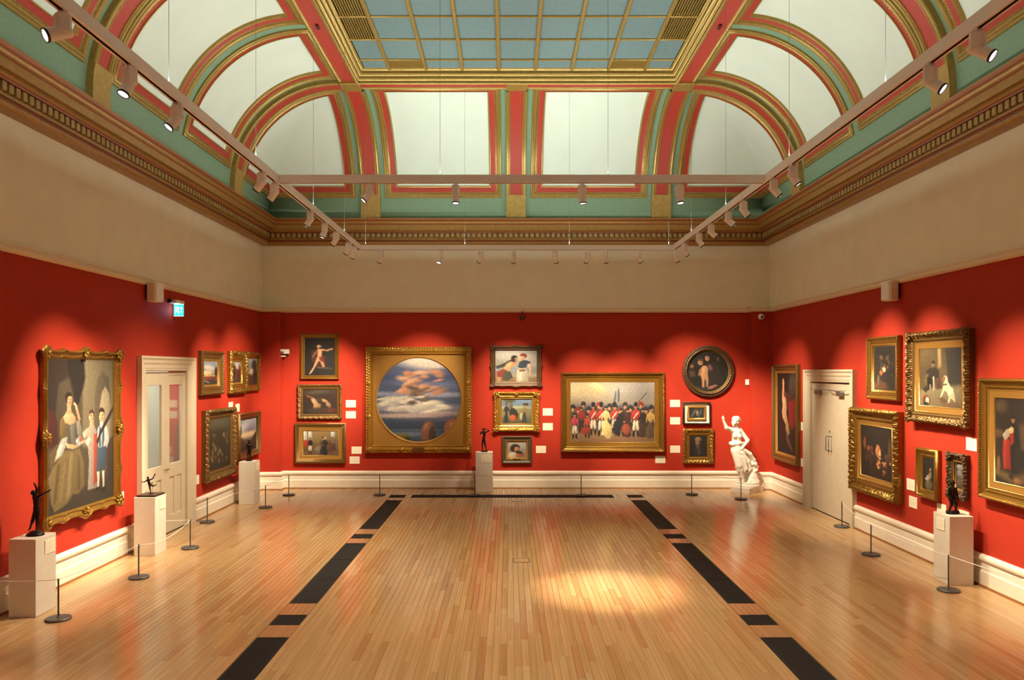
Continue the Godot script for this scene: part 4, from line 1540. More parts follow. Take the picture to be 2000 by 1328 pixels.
		"interior":
			var l := [[0.5, 0.2, 0.6, 0.25, 0, "8a734c", 0.4], [[0.02, 0.02, 0.11, 0.02, 0.11, 0.36, 0.02, 0.38], "c9ced0", 2.0], [[0.15, 0.03, 0.25, 0.03, 0.25, 0.3, 0.15, 0.32], "c9ced0", 2.0], [[0.79, 0.04, 0.9, 0.04, 0.9, 0.24, 0.79, 0.24], "bcc4c8", 2.0], [[0.01, 0.4, 0.16, 0.38, 0.18, 0.62, 0.02, 0.66], "a53822", 2.5], [0.5, 0.95, 0.7, 0.12, 0, "6b5238", 0.3], [0.75, 0.65, 0.12, 0.25, 0, "5c3a26", 0.25], [0.45, 0.75, 0.12, 0.12, 0, "77716a", 0.3]]
			l.append_array(fig(0.2, 0.25, 0.72, 0.75, "1d1c20", "d6d0c0"))
			l.append_array(fig(0.55, 0.24, 0.72, 0.75, "55402c", "23282a", "c08e68", "2a1d16", true))
			l.append_array(fig(0.63, 0.24, 0.74, 0.8, "1c2225", "171c1e", "c08e68", "b9b4ac", true))
			l.append_array(fig(0.88, 0.2, 0.6, 0.8, "6a5a48", "4a3426", "c08e68", "7a3a28", true))
			return ["93794f", "5d452c", l]
		"seascape":
			# open sea under a wind-torn evening sky
			var l := [[0.62, 0.05, 0.42, 0.09, 5, "cfc6c0", 0.4], [0.8, 0.2, 0.4, 0.07, -6, "38446d", 0.35], [0.2, 0.27, 0.3, 0.07, 8, "3b4974", 0.4], [0.6, 0.33, 0.5, 0.04, 4, "5a668c", 0.5], [0.75, 0.44, 0.4, 0.03, 0, "8e93ac", 0.5], [0.2, 0.44, 0.3, 0.03, 3, "868cab", 0.5], [0.5, 0.6, 0.6, 0.05, 0, "9b95a8", 0.5], [0.4, 0.69, 0.5, 0.03, 0, "b7a3a2", 0.5], [0.75, 0.66, 0.3, 0.025, 0, "ae9a9e", 0.5]]
			var rs := RandomNumberGenerator.new()
			rs.seed = 5
			# wind-torn cloud in cream and rose
			for i in 26:
				l.append([rs.randf_range(0.2, 0.75), rs.randf_range(0.16, 0.42), rs.randf_range(0.04, 0.11), rs.randf_range(0.012, 0.035), rs.randf_range(-25, 10), ["b97f60", "c08e72", "a9765e", "c9a084"][i % 4], 0.5])
			for i in 34:
				l.append([rs.randf_range(0.08, 0.82), rs.randf_range(0.46, 0.64), rs.randf_range(0.05, 0.14), rs.randf_range(0.01, 0.035), rs.randf_range(-12, 10), ["d3cdbd", "c7c2b8", "dcd6c6", "b5b2b4"][i % 4], 0.5])
			for i in 10:
				l.append([rs.randf_range(0.4, 0.62), rs.randf_range(0.34, 0.56), rs.randf_range(0.03, 0.07), rs.randf_range(0.015, 0.03), rs.randf_range(-40, 20), ["6d5c50", "7f6b58", "5a4d4a"][i % 3], 0.5])
			l.append_array([[0.55, 0.735, 0.2, 0.02, 0, "4f4b62", 0.3], [0.88, 0.725, 0.15, 0.03, 0, "514d63", 0.3], [0.5, 0.84, 0.7, 0.085, 0, "2b3a52", 0.1], [0.4, 0.91, 0.4, 0.03, 0, "5f7086", 0.5], [0.5, 0.86, 0.5, 0.012, 0, "47586f", 0.5], [0.61, 0.89, 0.085, 0.14, 5, "74493a", 0.1], [0.66, 0.92, 0.04, 0.11, 0, "3a2722", 0.2], [0.59, 0.83, 0.03, 0.05, 20, "8d6049", 0.25], [0.92, 0.84, 0.12, 0.12, -20, "834f39", 0.12], [0.9, 0.8, 0.04, 0.04, 0, "a06a4e", 0.25], [0.3, 0.95, 0.1, 0.05, 0, "6b5c24", 0.2], [0.36, 0.97, 0.04, 0.03, 0, "2f2c18", 0.25]])
			return ["56658e", "33455c", l]
		"meeting":
			return ["bcc0c6", "8f8470", [[0.5, 0.2, 0.6, 0.15, 5, "c6c4c0", 0.4], [[0.0, 0.5, 0.3, 0.42, 0.6, 0.52, 1.0, 0.5, 1.0, 0.72, 0.0, 0.72], "8a929a", 8.0], [[0.0, 0.86, 1.0, 0.84, 1.0, 1.0, 0.0, 1.0], "866a49", 5.0], [[0.0, 0.5, 0.2, 0.4, 0.38, 0.28, 0.42, 0.34, 0.2, 0.52, 0.04, 0.58], "3f3b36", 3.0],
				[[0.2, 0.58, 0.26, 0.42, 0.36, 0.34, 0.46, 0.36, 0.47, 0.46, 0.4, 0.56, 0.3, 0.66], "c39971", 2.5], [[0.28, 0.5, 0.36, 0.4, 0.42, 0.42, 0.34, 0.56], "d6ae86", 3.0], [[0.38, 0.2, 0.44, 0.14, 0.52, 0.17, 0.52, 0.3, 0.46, 0.38, 0.38, 0.32], "261b15", 2.5], [0.495, 0.28, 0.03, 0.055, 15, "a97c58", 0.12], [[0.4, 0.42, 0.5, 0.34, 0.58, 0.33, 0.58, 0.37, 0.48, 0.44], "b98d66", 2.0],
				[[0.02, 0.68, 0.18, 0.58, 0.28, 0.64, 0.26, 0.86, 0.06, 0.88], "8a3524", 3.0], [[0.2, 0.66, 0.36, 0.66, 0.42, 0.86, 0.3, 0.96, 0.16, 0.94], "434236", 3.0], [[0.06, 0.84, 0.14, 0.84, 0.12, 0.98, 0.05, 0.98], "b58a64", 2.5],
				[[0.54, 0.5, 0.58, 0.36, 0.66, 0.3, 0.76, 0.31, 0.84, 0.36, 0.84, 0.42, 0.76, 0.44, 0.74, 0.54, 0.6, 0.58], "2b3945", 2.5], [[0.52, 0.62, 0.58, 0.56, 0.74, 0.55, 0.78, 0.7, 0.8, 0.98, 0.5, 0.98], "b3ab99", 2.5], [[0.6, 0.62, 0.66, 0.6, 0.62, 0.98, 0.56, 0.98], "cfc8b6", 3.0], [[0.56, 0.6, 0.72, 0.58, 0.7, 0.66, 0.58, 0.67], "81532f", 2.5], [[0.78, 0.42, 0.84, 0.41, 0.87, 0.6, 0.85, 0.78, 0.8, 0.78, 0.82, 0.62], "c8a17c", 2.0],
				[[0.6, 0.18, 0.66, 0.16, 0.7, 0.2, 0.69, 0.3, 0.64, 0.32, 0.6, 0.26], "cda37e", 2.0], [[0.58, 0.14, 0.64, 0.08, 0.72, 0.09, 0.76, 0.16, 0.73, 0.24, 0.69, 0.18, 0.6, 0.17], "8f3a22", 2.5]]]
		"pastoral":
			var l := [[0.5, 0.35, 0.6, 0.08, 0, "a9b08c", 0.3], [0.5, 0.6, 0.7, 0.2, 0, "8a8058", 0.4], [0.3, 0.25, 0.07, 0.3, 0, "6d6a60", 0.15], [0.25, 0.06, 0.2, 0.06, 0, "5a5a34", 0.3], [0.4, 0.6, 0.14, 0.25, -20, "2c2d2c", 0.12], [0.38, 0.76, 0.11, 0.13, 0, "c5602c", 0.15], [0.66, 0.7, 0.05, 0.15, 0, "cfb988", 0.2], [0.8, 0.2, 0.1, 0.06, 0, "4c4130", 0.15]]
			l.append_array(fig(0.16, 0.12, 0.85, 0.75, "3b2c2c", "2c3436", "8a6248", "2a1d16", true))
			l.append_array(fig(0.76, 0.16, 0.8, 0.8, "8a7a52", "34413c", "a87a58", "2a1d16", true))
			return ["7d9ec8", "5f5c3c", l]
		"child":
			return ["b9b2a8", "8a7660", [[0.75, 0.35, 0.3, 0.15, 0, "a4a6ac", 0.4], [0.4, 0.4, 0.26, 0.25, -15, "2d1d18", 0.12], [0.5, 0.48, 0.14, 0.17, 0, "b87e58", 0.12], [0.3, 0.85, 0.28, 0.2, 0, "cdbfa4", 0.2], [0.62, 0.68, 0.2, 0.12, 15, "3a2a22", 0.2], [0.65, 0.85, 0.22, 0.09, -10, "a8563a", 0.2]]]
		"parade":
			var l := [[0.2, 0.15, 0.3, 0.16, 0, "d3c3a0", 0.5], [0.32, 0.1, 0.1, 0.06, 30, "e2cf9c", 0.5], [0.8, 0.15, 0.3, 0.12, 0, "a5a2a0", 0.5], [0.5, 0.45, 0.7, 0.08, 0, "5d636e", 0.3], [0.5, 0.62, 0.7, 0.18, 0, "3d342f", 0.3], [0.5, 0.95, 0.7, 0.12, 0, "8d6c50", 0.3], [0.57, 0.22, 0.012, 0.12, 0, "55606e", 0.2], [0.53, 0.24, 0.012, 0.1, 8, "5f6a74", 0.2], [0.85, 0.26, 0.004, 0.12, 40, "3a302a", 0.2]]
			for i in 16:
				var x := 0.03 + i * 0.062
				l.append([x, 0.42 + 0.05 * sin(i * 2.3), 0.03, 0.05, 0, ["1f1d22", "8e2f26", "3c2f34", "2a2c33"][i % 4], 0.15])
				l.append([x, 0.46 + 0.05 * sin(i * 2.3), 0.018, 0.03, 0, "c08a66", 0.15])
			for a: Array in [[0.05, 0.5, 0.46, "b8455a", "d8d0bc"], [0.13, 0.4, 0.46, "9c3430", "3a332e"], [0.2, 0.52, 0.42, "b84a44", "2b2524"], [0.27, 0.36, 0.54, "b03830", "dcd3bc"], [0.365, 0.36, 0.56, "b23a30", "dcd3bc"], [0.52, 0.37, 0.5, "ae3a30", "c8bda6"], [0.42, 0.38, 0.52, "d6c284", "d9c78c"], [0.60, 0.42, 0.5, "242022", "2a2628"], [0.68, 0.42, 0.5, "4a2a28", "512b28"], [0.775, 0.35, 0.58, "b5382e", "dcd3bc"], [0.86, 0.42, 0.5, "332628", "43302c"], [0.95, 0.4, 0.54, "bfa05c", "5a4638"]]:
				l.append_array(fig(a[0], a[1], a[2], 0.74, a[3], a[4], "b98862", "1d1a1c", a[0] in [0.42, 0.68, 0.86, 0.95]))
			for x: float in [0.27, 0.365, 0.52, 0.775]:
				l.append([x, 0.55, 0.008, 0.08, 35, "e6ddd0", 0.15])
				l.append([x, 0.36, 0.022, 0.035, 0, "19181c", 0.15])
			l.append([0.44, 0.8, 0.055, 0.14, -6, "d5c183", 0.12])
			l.append([0.55, 0.76, 0.045, 0.13, 0, "24262c", 0.12])
			l.append([0.66, 0.78, 0.05, 0.09, -15, "9a4a38", 0.12])
			l.append([0.18, 0.8, 0.06, 0.06, -15, "a03c2c", 0.15])
			return ["b4b0ac", "7a6450", l]
		"round_group":
			return ["15110e", "0f0c0a", [[[0.45, 0.3, 0.7, 0.28, 0.85, 0.6, 0.75, 0.9, 0.5, 0.85], "1c1714", 6.0], [[0.32, 0.42, 0.38, 0.36, 0.46, 0.36, 0.5, 0.44, 0.49, 0.58, 0.51, 0.7, 0.5, 0.88, 0.45, 0.89, 0.44, 0.74, 0.41, 0.7, 0.41, 0.9, 0.35, 0.9, 0.34, 0.7, 0.31, 0.6], "b08560", 2.5], [[0.36, 0.42, 0.42, 0.4, 0.43, 0.58, 0.37, 0.6], "c2976f", 4.0], [[0.28, 0.46, 0.33, 0.4, 0.34, 0.5, 0.29, 0.62, 0.25, 0.6], "a0744f", 2.5], [0.31, 0.285, 0.062, 0.072, -10, "b2845e", 0.1], [[0.22, 0.28, 0.24, 0.2, 0.32, 0.17, 0.4, 0.22, 0.38, 0.26, 0.28, 0.24], "4a3020", 2.5], [0.475, 0.17, 0.055, 0.08, -12, "b0866a", 0.1], [[0.39, 0.2, 0.4, 0.09, 0.48, 0.05, 0.57, 0.1, 0.57, 0.24, 0.53, 0.14, 0.44, 0.12], "1b1310", 2.5], [[0.5, 0.32, 0.58, 0.36, 0.62, 0.44, 0.56, 0.5, 0.5, 0.44], "6d4650", 4.0], [0.1, 0.37, 0.045, 0.06, 0, "8a5f46", 0.15], [0.08, 0.31, 0.055, 0.035, 0, "2a1d16", 0.2], [[0.03, 0.5, 0.16, 0.48, 0.2, 0.62, 0.06, 0.66], "4c392c", 5.0], [0.74, 0.2, 0.04, 0.055, 0, "543c2c", 0.25], [[0.5, 0.88, 0.68, 0.82, 0.74, 0.84, 0.6, 0.93, 0.48, 0.94], "945e50", 3.0], [[0.1, 0.86, 0.4, 0.9, 0.5, 0.96, 0.3, 1.0], "2d2a28", 5.0], [0.29, 0.285, 0.012, 0.008, 0, "2a1a14", 0.3], [0.34, 0.28, 0.012, 0.008, 0, "2a1a14", 0.3], [0.46, 0.165, 0.01, 0.007, 0, "2a1a14", 0.3], [0.5, 0.16, 0.01, 0.007, 0, "2a1a14", 0.3]]]
		"sketch":
			return ["2c3132", "1f2224", [[0.3, 0.5, 0.06, 0.5, 30, "5d6a66", 0.3], [0.55, 0.5, 0.1, 0.3, 0, "7d6a5c", 0.25], [0.55, 0.45, 0.05, 0.15, 10, "b08872", 0.2], [0.75, 0.5, 0.08, 0.4, 20, "4c5654", 0.3]]]
		"old_man":
			return ["130f0d", "0d0b0a", [[[0.1, 1.0, 0.15, 0.72, 0.36, 0.6, 0.66, 0.6, 0.85, 0.74, 0.92, 1.0], "1e1815", 5.0], [[0.28, 0.24, 0.34, 0.1, 0.5, 0.06, 0.64, 0.12, 0.68, 0.24, 0.56, 0.2, 0.4, 0.2], "8d7146", 3.0], [[0.34, 0.22, 0.46, 0.19, 0.58, 0.22, 0.6, 0.36, 0.52, 0.46, 0.4, 0.45, 0.33, 0.36], "85603f", 3.0], [[0.35, 0.4, 0.47, 0.38, 0.58, 0.4, 0.58, 0.56, 0.48, 0.66, 0.38, 0.58], "4a3828", 4.0], [0.41, 0.3, 0.035, 0.015, 0, "241812", 0.3], [0.52, 0.3, 0.035, 0.015, 0, "241812", 0.3], [0.46, 0.35, 0.025, 0.05, 0, "9c744c", 0.4], [[0.5, 0.66, 0.58, 0.68, 0.6, 0.9, 0.52, 0.92], "453d38", 5.0]]]
		"tall_nude":
			return ["2a1a13", "17100d", [[0.8, 0.15, 0.2, 0.14, 0, "46403c", 0.3], [0.6, 0.35, 0.3, 0.1, 0, "4d2a1e", 0.3], [[0.6, 0.36, 0.95, 0.3, 1.0, 0.6, 0.75, 0.7, 0.6, 0.6], "7d2018", 6.0], [[0.27, 0.08, 0.33, 0.06, 0.37, 0.12, 0.36, 0.24, 0.46, 0.32, 0.5, 0.42, 0.48, 0.5, 0.56, 0.6, 0.62, 0.72, 0.54, 0.74, 0.44, 0.64, 0.28, 0.56, 0.24, 0.48, 0.28, 0.4, 0.24, 0.3, 0.27, 0.2], "c99c75", 2.5], [[0.32, 0.3, 0.42, 0.36, 0.42, 0.46, 0.34, 0.44], "d9b18a", 4.0], [[0.44, 0.6, 0.6, 0.62, 0.66, 0.74, 0.56, 0.78, 0.44, 0.7], "9a7a50", 3.0], [0.42, 0.26, 0.08, 0.04, 10, "5a3a24", 0.2], [[0.46, 0.74, 0.6, 0.8, 0.85, 0.95, 0.75, 0.96, 0.5, 0.86], "5c4028", 5.0], [0.25, 0.92, 0.3, 0.1, 0, "1b1512", 0.3]]]
		"tavern":
			var l := [[0.5, 0.15, 0.5, 0.2, 0, "1c1714", 0.4], [0.45, 0.53, 0.09, 0.06, 0, "d8bd9a", 0.2], [0.33, 0.6, 0.08, 0.06, 0, "b96a34", 0.2], [0.46, 0.45, 0.05, 0.04, 0, "c08a64", 0.15], [0.62, 0.48, 0.04, 0.03, 0, "a06a48", 0.2], [0.3, 0.25, 0.05, 0.05, 0, "6d4c34", 0.3], [0.55, 0.28, 0.04, 0.04, 0, "5a4030", 0.3], [0.3, 0.9, 0.4, 0.1, 0, "5d3e2a", 0.3], [0.2, 0.75, 0.06, 0.1, 0, "6b5a4c", 0.25], [0.75, 0.7, 0.2, 0.25, 0, "201916", 0.3]]
			for i in 22:
				l.append([rng.randf_range(0.05, 0.95), rng.randf_range(0.25, 0.9), rng.randf_range(0.02, 0.05), rng.randf_range(0.015, 0.05), rng.randf() * 60, ["5a3f2c", "3d2d24", "6d4a30", "2a2320", "4f4638"][i % 5], 0.4])
			return ["221b18", "2d221b", l]
		"dogs":
			return ["57482f", "5d5138", [[[0.62, 0.0, 1.0, 0.0, 1.0, 0.6, 0.7, 0.62], "251f19", 8.0], [0.2, 0.15, 0.25, 0.2, 0, "6b5a3c", 0.4], [[0.44, 0.0, 0.52, 0.0, 0.54, 0.32, 0.45, 0.34], "a08956", 5.0], [[0.0, 0.72, 0.5, 0.66, 1.0, 0.64, 1.0, 1.0, 0.0, 1.0], "74694e", 8.0], [[0.16, 0.4, 0.24, 0.34, 0.4, 0.32, 0.47, 0.38, 0.48, 0.5, 0.4, 0.52, 0.2, 0.52], "2a231d", 3.0], [0.335, 0.27, 0.04, 0.045, 0, "86664a", 0.15], [0.335, 0.235, 0.045, 0.025, 0, "1d1713", 0.15], [[0.1, 0.62, 0.14, 0.46, 0.22, 0.42, 0.2, 0.64], "6f5b30", 3.0], [[0.18, 0.5, 0.34, 0.48, 0.36, 0.62, 0.3, 0.68, 0.2, 0.68], "16120f", 3.0], [[0.06, 0.7, 0.2, 0.64, 0.26, 0.7, 0.14, 0.76], "2a231b", 3.0], [[0.32, 0.48, 0.36, 0.48, 0.37, 0.72, 0.33, 0.74], "b0a692", 2.0], [[0.24, 0.62, 0.28, 0.62, 0.28, 0.74, 0.24, 0.75], "8d8476", 2.0], [[0.38, 0.52, 0.5, 0.5, 0.54, 0.68, 0.42, 0.7], "4a3022", 4.0],
				[[0.58, 0.48, 0.62, 0.46, 0.67, 0.49, 0.68, 0.56, 0.74, 0.64, 0.82, 0.74, 0.84, 0.84, 0.87, 0.94, 0.84, 0.95, 0.79, 0.86, 0.74, 0.84, 0.72, 0.93, 0.66, 0.94, 0.70, 0.84, 0.66, 0.74, 0.6, 0.72, 0.54, 0.82, 0.49, 0.84, 0.54, 0.74, 0.58, 0.62], "cbbc98", 2.0], [[0.55, 0.52, 0.6, 0.47, 0.63, 0.5, 0.6, 0.58], "8d5431", 2.0], [[0.58, 0.605, 0.66, 0.6, 0.66, 0.62, 0.58, 0.625], "241a14", 1.5], [0.75, 0.72, 0.05, 0.06, 0, "ddd0ae", 0.3], [0.165, 0.9, 0.095, 0.085, 0, "6d2f22", 0.08], [0.19, 0.9, 0.05, 0.055, 0, "d0c7b0", 0.1], [0.15, 0.96, 0.06, 0.03, 0, "221a18", 0.2], [[0.45, 0.86, 0.56, 0.82, 0.68, 0.9, 0.58, 0.97], "5a4532", 2.5], [[0.56, 0.94, 0.9, 0.88, 1.0, 1.0, 0.6, 1.0], "614a36", 6.0]]]
		"firelight":
			var l := [[0.56, 0.47, 0.08, 0.13, -8, "b9794e", 0.2], [0.62, 0.52, 0.03, 0.08, 0, "e6bd7c", 0.25], [0.58, 0.72, 0.06, 0.09, 15, "d99a4c", 0.25], [0.12, 0.35, 0.05, 0.12, 0, "7a4a26", 0.3], [0.25, 0.45, 0.05, 0.06, 0, "8a5230", 0.3], [0.3, 0.6, 0.18, 0.12, 0, "33201c", 0.3], [0.92, 0.4, 0.04, 0.2, 0, "5a4024", 0.4]]
			for i in 24:
				l.append([rng.randf_range(0.05, 0.9), rng.randf_range(0.4, 0.95), rng.randf_range(0.02, 0.06), rng.randf_range(0.02, 0.05), rng.randf() * 60, ["4a2e20", "5f3a24", "33221c", "7a4c2c"][i % 4], 0.4])
			for i in 16:
				l.append([rng.randf_range(0.5, 0.95), rng.randf_range(0.58, 0.85), 0.035, 0.03, 0, ["a8623a", "5a2f24", "c08a5c", "402420"][i % 4], 0.25])
			return ["211915", "2a1b14", l]
		"lady":
			return ["1c1714", "19140f", [[0.6, 0.55, 0.14, 0.12, 0, "8a7448", 0.25], [0.62, 0.36, 0.08, 0.06, 0, "9a6c4c", 0.2], [0.4, 0.65, 0.14, 0.1, -20, "a39c8c", 0.3], [0.5, 0.85, 0.35, 0.16, 0, "5d543a", 0.3], [0.25, 0.68, 0.1, 0.03, 10, "aab0b4", 0.3]]]
		"still_grey":
			return ["4c4a48", "3b3430", [[0.5, 0.15, 0.4, 0.1, 0, "8d8c92", 0.3], [0.5, 0.4, 0.35, 0.15, 0, "77757a", 0.4], [0.5, 0.75, 0.4, 0.15, 0, "5b4a3c", 0.3]]]
	# the embracing pair by a dark doorway
	return ["241a13", "2c2014", [[[0.3, 0.3, 0.5, 0.24, 1.0, 0.3, 1.0, 0.7, 0.5, 0.66, 0.32, 0.6], "46341f", 10.0], [0.08, 0.1, 0.08, 0.08, 0, "4c3c28", 0.4], [0.05, 0.42, 0.06, 0.05, 0, "55402c", 0.4], [[0.17, 0.32, 0.23, 0.27, 0.28, 0.32, 0.3, 0.5, 0.33, 0.84, 0.2, 0.86, 0.19, 0.5], "15110e", 3.0], [0.225, 0.245, 0.024, 0.045, 0, "86664a", 0.12], [0.225, 0.21, 0.027, 0.022, 0, "1c1510", 0.15], [[0.1, 0.5, 0.14, 0.46, 0.18, 0.48, 0.19, 0.62, 0.2, 0.83, 0.1, 0.83, 0.09, 0.62], "8a2119", 2.5], [[0.12, 0.52, 0.14, 0.5, 0.14, 0.82, 0.115, 0.82], "a23024", 3.0], [[0.09, 0.44, 0.13, 0.37, 0.19, 0.34, 0.21, 0.38, 0.17, 0.45, 0.12, 0.5], "9f9680", 2.5], [[0.17, 0.36, 0.2, 0.32, 0.235, 0.34, 0.23, 0.4, 0.19, 0.41], "cfaa74", 2.5], [[0.18, 0.42, 0.23, 0.4, 0.24, 0.5, 0.19, 0.56], "8a2119", 2.5], [[0.25, 0.56, 0.36, 0.58, 0.4, 0.84, 0.24, 0.84], "1d1a18", 4.0], [[0.02, 0.72, 0.05, 0.68, 0.07, 0.8, 0.05, 0.92, 0.01, 0.92], "6d5434", 3.0], [0.15, 0.92, 0.14, 0.05, 10, "5a4a2c", 0.5], [0.34, 0.92, 0.14, 0.06, -10, "55442a", 0.5], [0.28, 0.95, 0.05, 0.03, 0, "855838", 0.4], [0.2, 0.9, 0.03, 0.03, 0, "2a2018", 0.4], [0.42, 0.88, 0.05, 0.04, 0, "6d5836", 0.5], [0.7, 0.9, 0.3, 0.08, 10, "4f3e26", 0.4]]]


# ---------------------------------------------------------------- picture frames

# a rectangular frame: profile points (u in from the edge, v off the wall) carried round; style carves the moulding
func frame_mesh(w: float, h: float, prof: Array, style: String, amp: float, period: float) -> SurfaceTool:
	var st := tool()
	var fw: float = prof[-1].x
	var step := 0.02 if style == "plain" else maxf(0.007, period / 6.0)
	var nx := maxi(2, int(w / step)) if style != "plain" else 1
	var ny := maxi(2, int(h / step)) if style != "plain" else 1
	var rows := []
	var noise := FastNoiseLite.new()
	noise.seed = int(w * 1000 + h * 37)
	noise.frequency = 55.0 if style == "carved" else 26.0
	for k in prof.size():
		var p: Vector2 = prof[k]
		var row := PackedVector3Array()
		var where := p.x / fw
		for sd in 4:
			var n := nx if sd % 2 == 0 else ny
			var len := w if sd % 2 == 0 else h
			for i in n:
				var t := float(i) / n
				var u := p.x
				var v := p.y
				var a := (t - 0.5) * len
				if true:
					match style:
						"leaf":
							if where > 0.06 and where < 0.4:
								v += amp * absf(sin(PI * a / period)) - amp * 0.5
						"carved":
							if where < 0.62 and where > 0.02:
								v += 0.55 * amp * (absf(sin(PI * a / period + where * 6.0)) - 0.5) + 0.45 * amp * sin(PI * a / period * 0.7 - where * 9.0) + amp * 1.5 * noise.get_noise_2d(a + sd * 9.0, where * 0.12)
							if where < 0.1:
								u -= amp * 0.5 * absf(sin(PI * a / period))
						"rococo":
							var c := absf(t - 0.5) * 2.0
							var bulge := exp(-pow(c / 0.12, 2.0)) + exp(-pow((1.0 - c) / 0.1, 2.0)) + 0.45 * exp(-pow((c - 0.55) / 0.07, 2.0))
							if where < 0.75:
								u -= amp * 2.6 * bulge * (1.0 - where)
								v += amp * bulge * 0.9 + amp * 0.6 * noise.get_noise_2d(a * 1.6 + sd * 5.0, where * 0.3) * (0.4 + bulge)
						"scallop":
							if where < 0.7:
								u -= amp * 1.3 * absf(sin(PI * a / (period * 3.0))) * (1.0 - where)
								v += amp * (absf(sin(PI * a / period)) - 0.5) * (1.0 - where)
				var x0 := -w / 2 + u
				var x1 := w / 2 - u
				var y0 := -h / 2 + u
				var y1 := h / 2 - u
				match sd:
					0:
						row.append(Vector3(lerpf(-w / 2 + p.x, w / 2 - p.x, t), y0, v))
					1:
						row.append(Vector3(x1, lerpf(-h / 2 + p.x, h / 2 - p.x, t), v))
					2:
						row.append(Vector3(lerpf(w / 2 - p.x, -w / 2 + p.x, t), y1, v))
					3:
						row.append(Vector3(x0, lerpf(h / 2 - p.x, -h / 2 + p.x, t), v))
		rows.append(row)
	for k in rows.size() - 1:
		grid(st, [rows[k], rows[k + 1]], 10 + k if style == "plain" or style == "leaf" else 10 + k / 3, true)
	return st


func scoop(fw: float, d: float) -> Array:
	var out := []
	for p: Array in [[0.0, 0.0], [0.0, 0.62], [0.03, 0.72], [0.07, 0.80], [0.12, 0.95], [0.18, 1.0], [0.25, 0.98], [0.31, 0.9], [0.36, 0.78], [0.40, 0.74], [0.52, 0.60], [0.64, 0.52], [0.70, 0.52], [0.74, 0.58], [0.80, 0.58], [0.84, 0.50], [1.0, 0.40]]:
		out.append(Vector2(p[0] * fw, p[1] * d))
	return out


func cushion(fw: float, d: float) -> Array:
	var out := []
	for p: Array in [[0.0, 0.0], [0.0, 0.7], [0.05, 0.82], [0.15, 0.93], [0.3, 1.0], [0.45, 0.97], [0.58, 0.88], [0.66, 0.74], [0.70, 0.70], [0.74, 0.74], [0.80, 0.74], [0.86, 0.64], [1.0, 0.42]]:
		out.append(Vector2(p[0] * fw, p[1] * d))
	return out


func bumps(st: SurfaceTool, c: Vector3, size: float, n: int, sd: int) -> void:
	# a cluster of carved lobes
	var r := RandomNumberGenerator.new()
	r.seed = sd
	for i in n:
		var w := TAU * i / n + r.randf() * 0.5
		var q := c + Vector3(cos(w), sin(w), 0) * size * 0.55 + Vector3(0, 0, size * 0.1)
		lobe(st, q, Vector3(size * 0.42, size * 0.24, size * 0.22), w)
	lobe(st, c + Vector3(0, 0, size * 0.22), Vector3(size * 0.34, size * 0.34, size * 0.24), 0.0)


func lobe(st: SurfaceTool, c: Vector3, s: Vector3, turn: float) -> void:
	var b := Basis(Vector3(0, 0, 1), turn) * Basis.from_scale(s)
	var rows := []
	for i in 5:
		var a := PI * i / 4.0
		var row := PackedVector3Array()
		for j in 8:
			var w := TAU * j / 8
			row.append(c + b * Vector3(sin(a) * cos(w), sin(a) * sin(w), cos(a)))
		rows.append(row)
	grid(st, rows, 4, true)


func canvas(o: Node3D, w: float, h: float, z: float, key: String, px := 300.0) -> void:
	var tw := clampi(int(w * px), 90, 640)
	var th := clampi(int(h * px), 90, 640)
	var m := StandardMaterial3D.new()
	m.resource_name = "canvas_" + key
	m.albedo_texture = paint(tw, th, art(key), key.hash() % 1000)
	m.roughness = 0.68
	m.albedo_color = Color(0.84, 0.83, 0.81)
	m.cull_mode = BaseMaterial3D.CULL_DISABLED
	var st := tool()
	var p := [Vector3(-w / 2, -h / 2, z), Vector3(w / 2, -h / 2, z), Vector3(w / 2, h / 2, z), Vector3(-w / 2, h / 2, z)]
	var uv := [Vector2(0, 1), Vector2(1, 1), Vector2(1, 0), Vector2(0, 0)]
	for i: int in [0, 2, 1, 0, 3, 2]:
		st.set_uv(uv[i])
		st.add_vertex(p[i])
	part(o, "canvas", st, m)


func place(wall: String, s: float, y: float) -> Array:
	match wall:
		"left":
			return [Vector3(-HW, y, s), PI / 2]
		"right":
			return [Vector3(HW, y, s), -PI / 2]
	return [Vector3(s, y, ZB), 0.0]


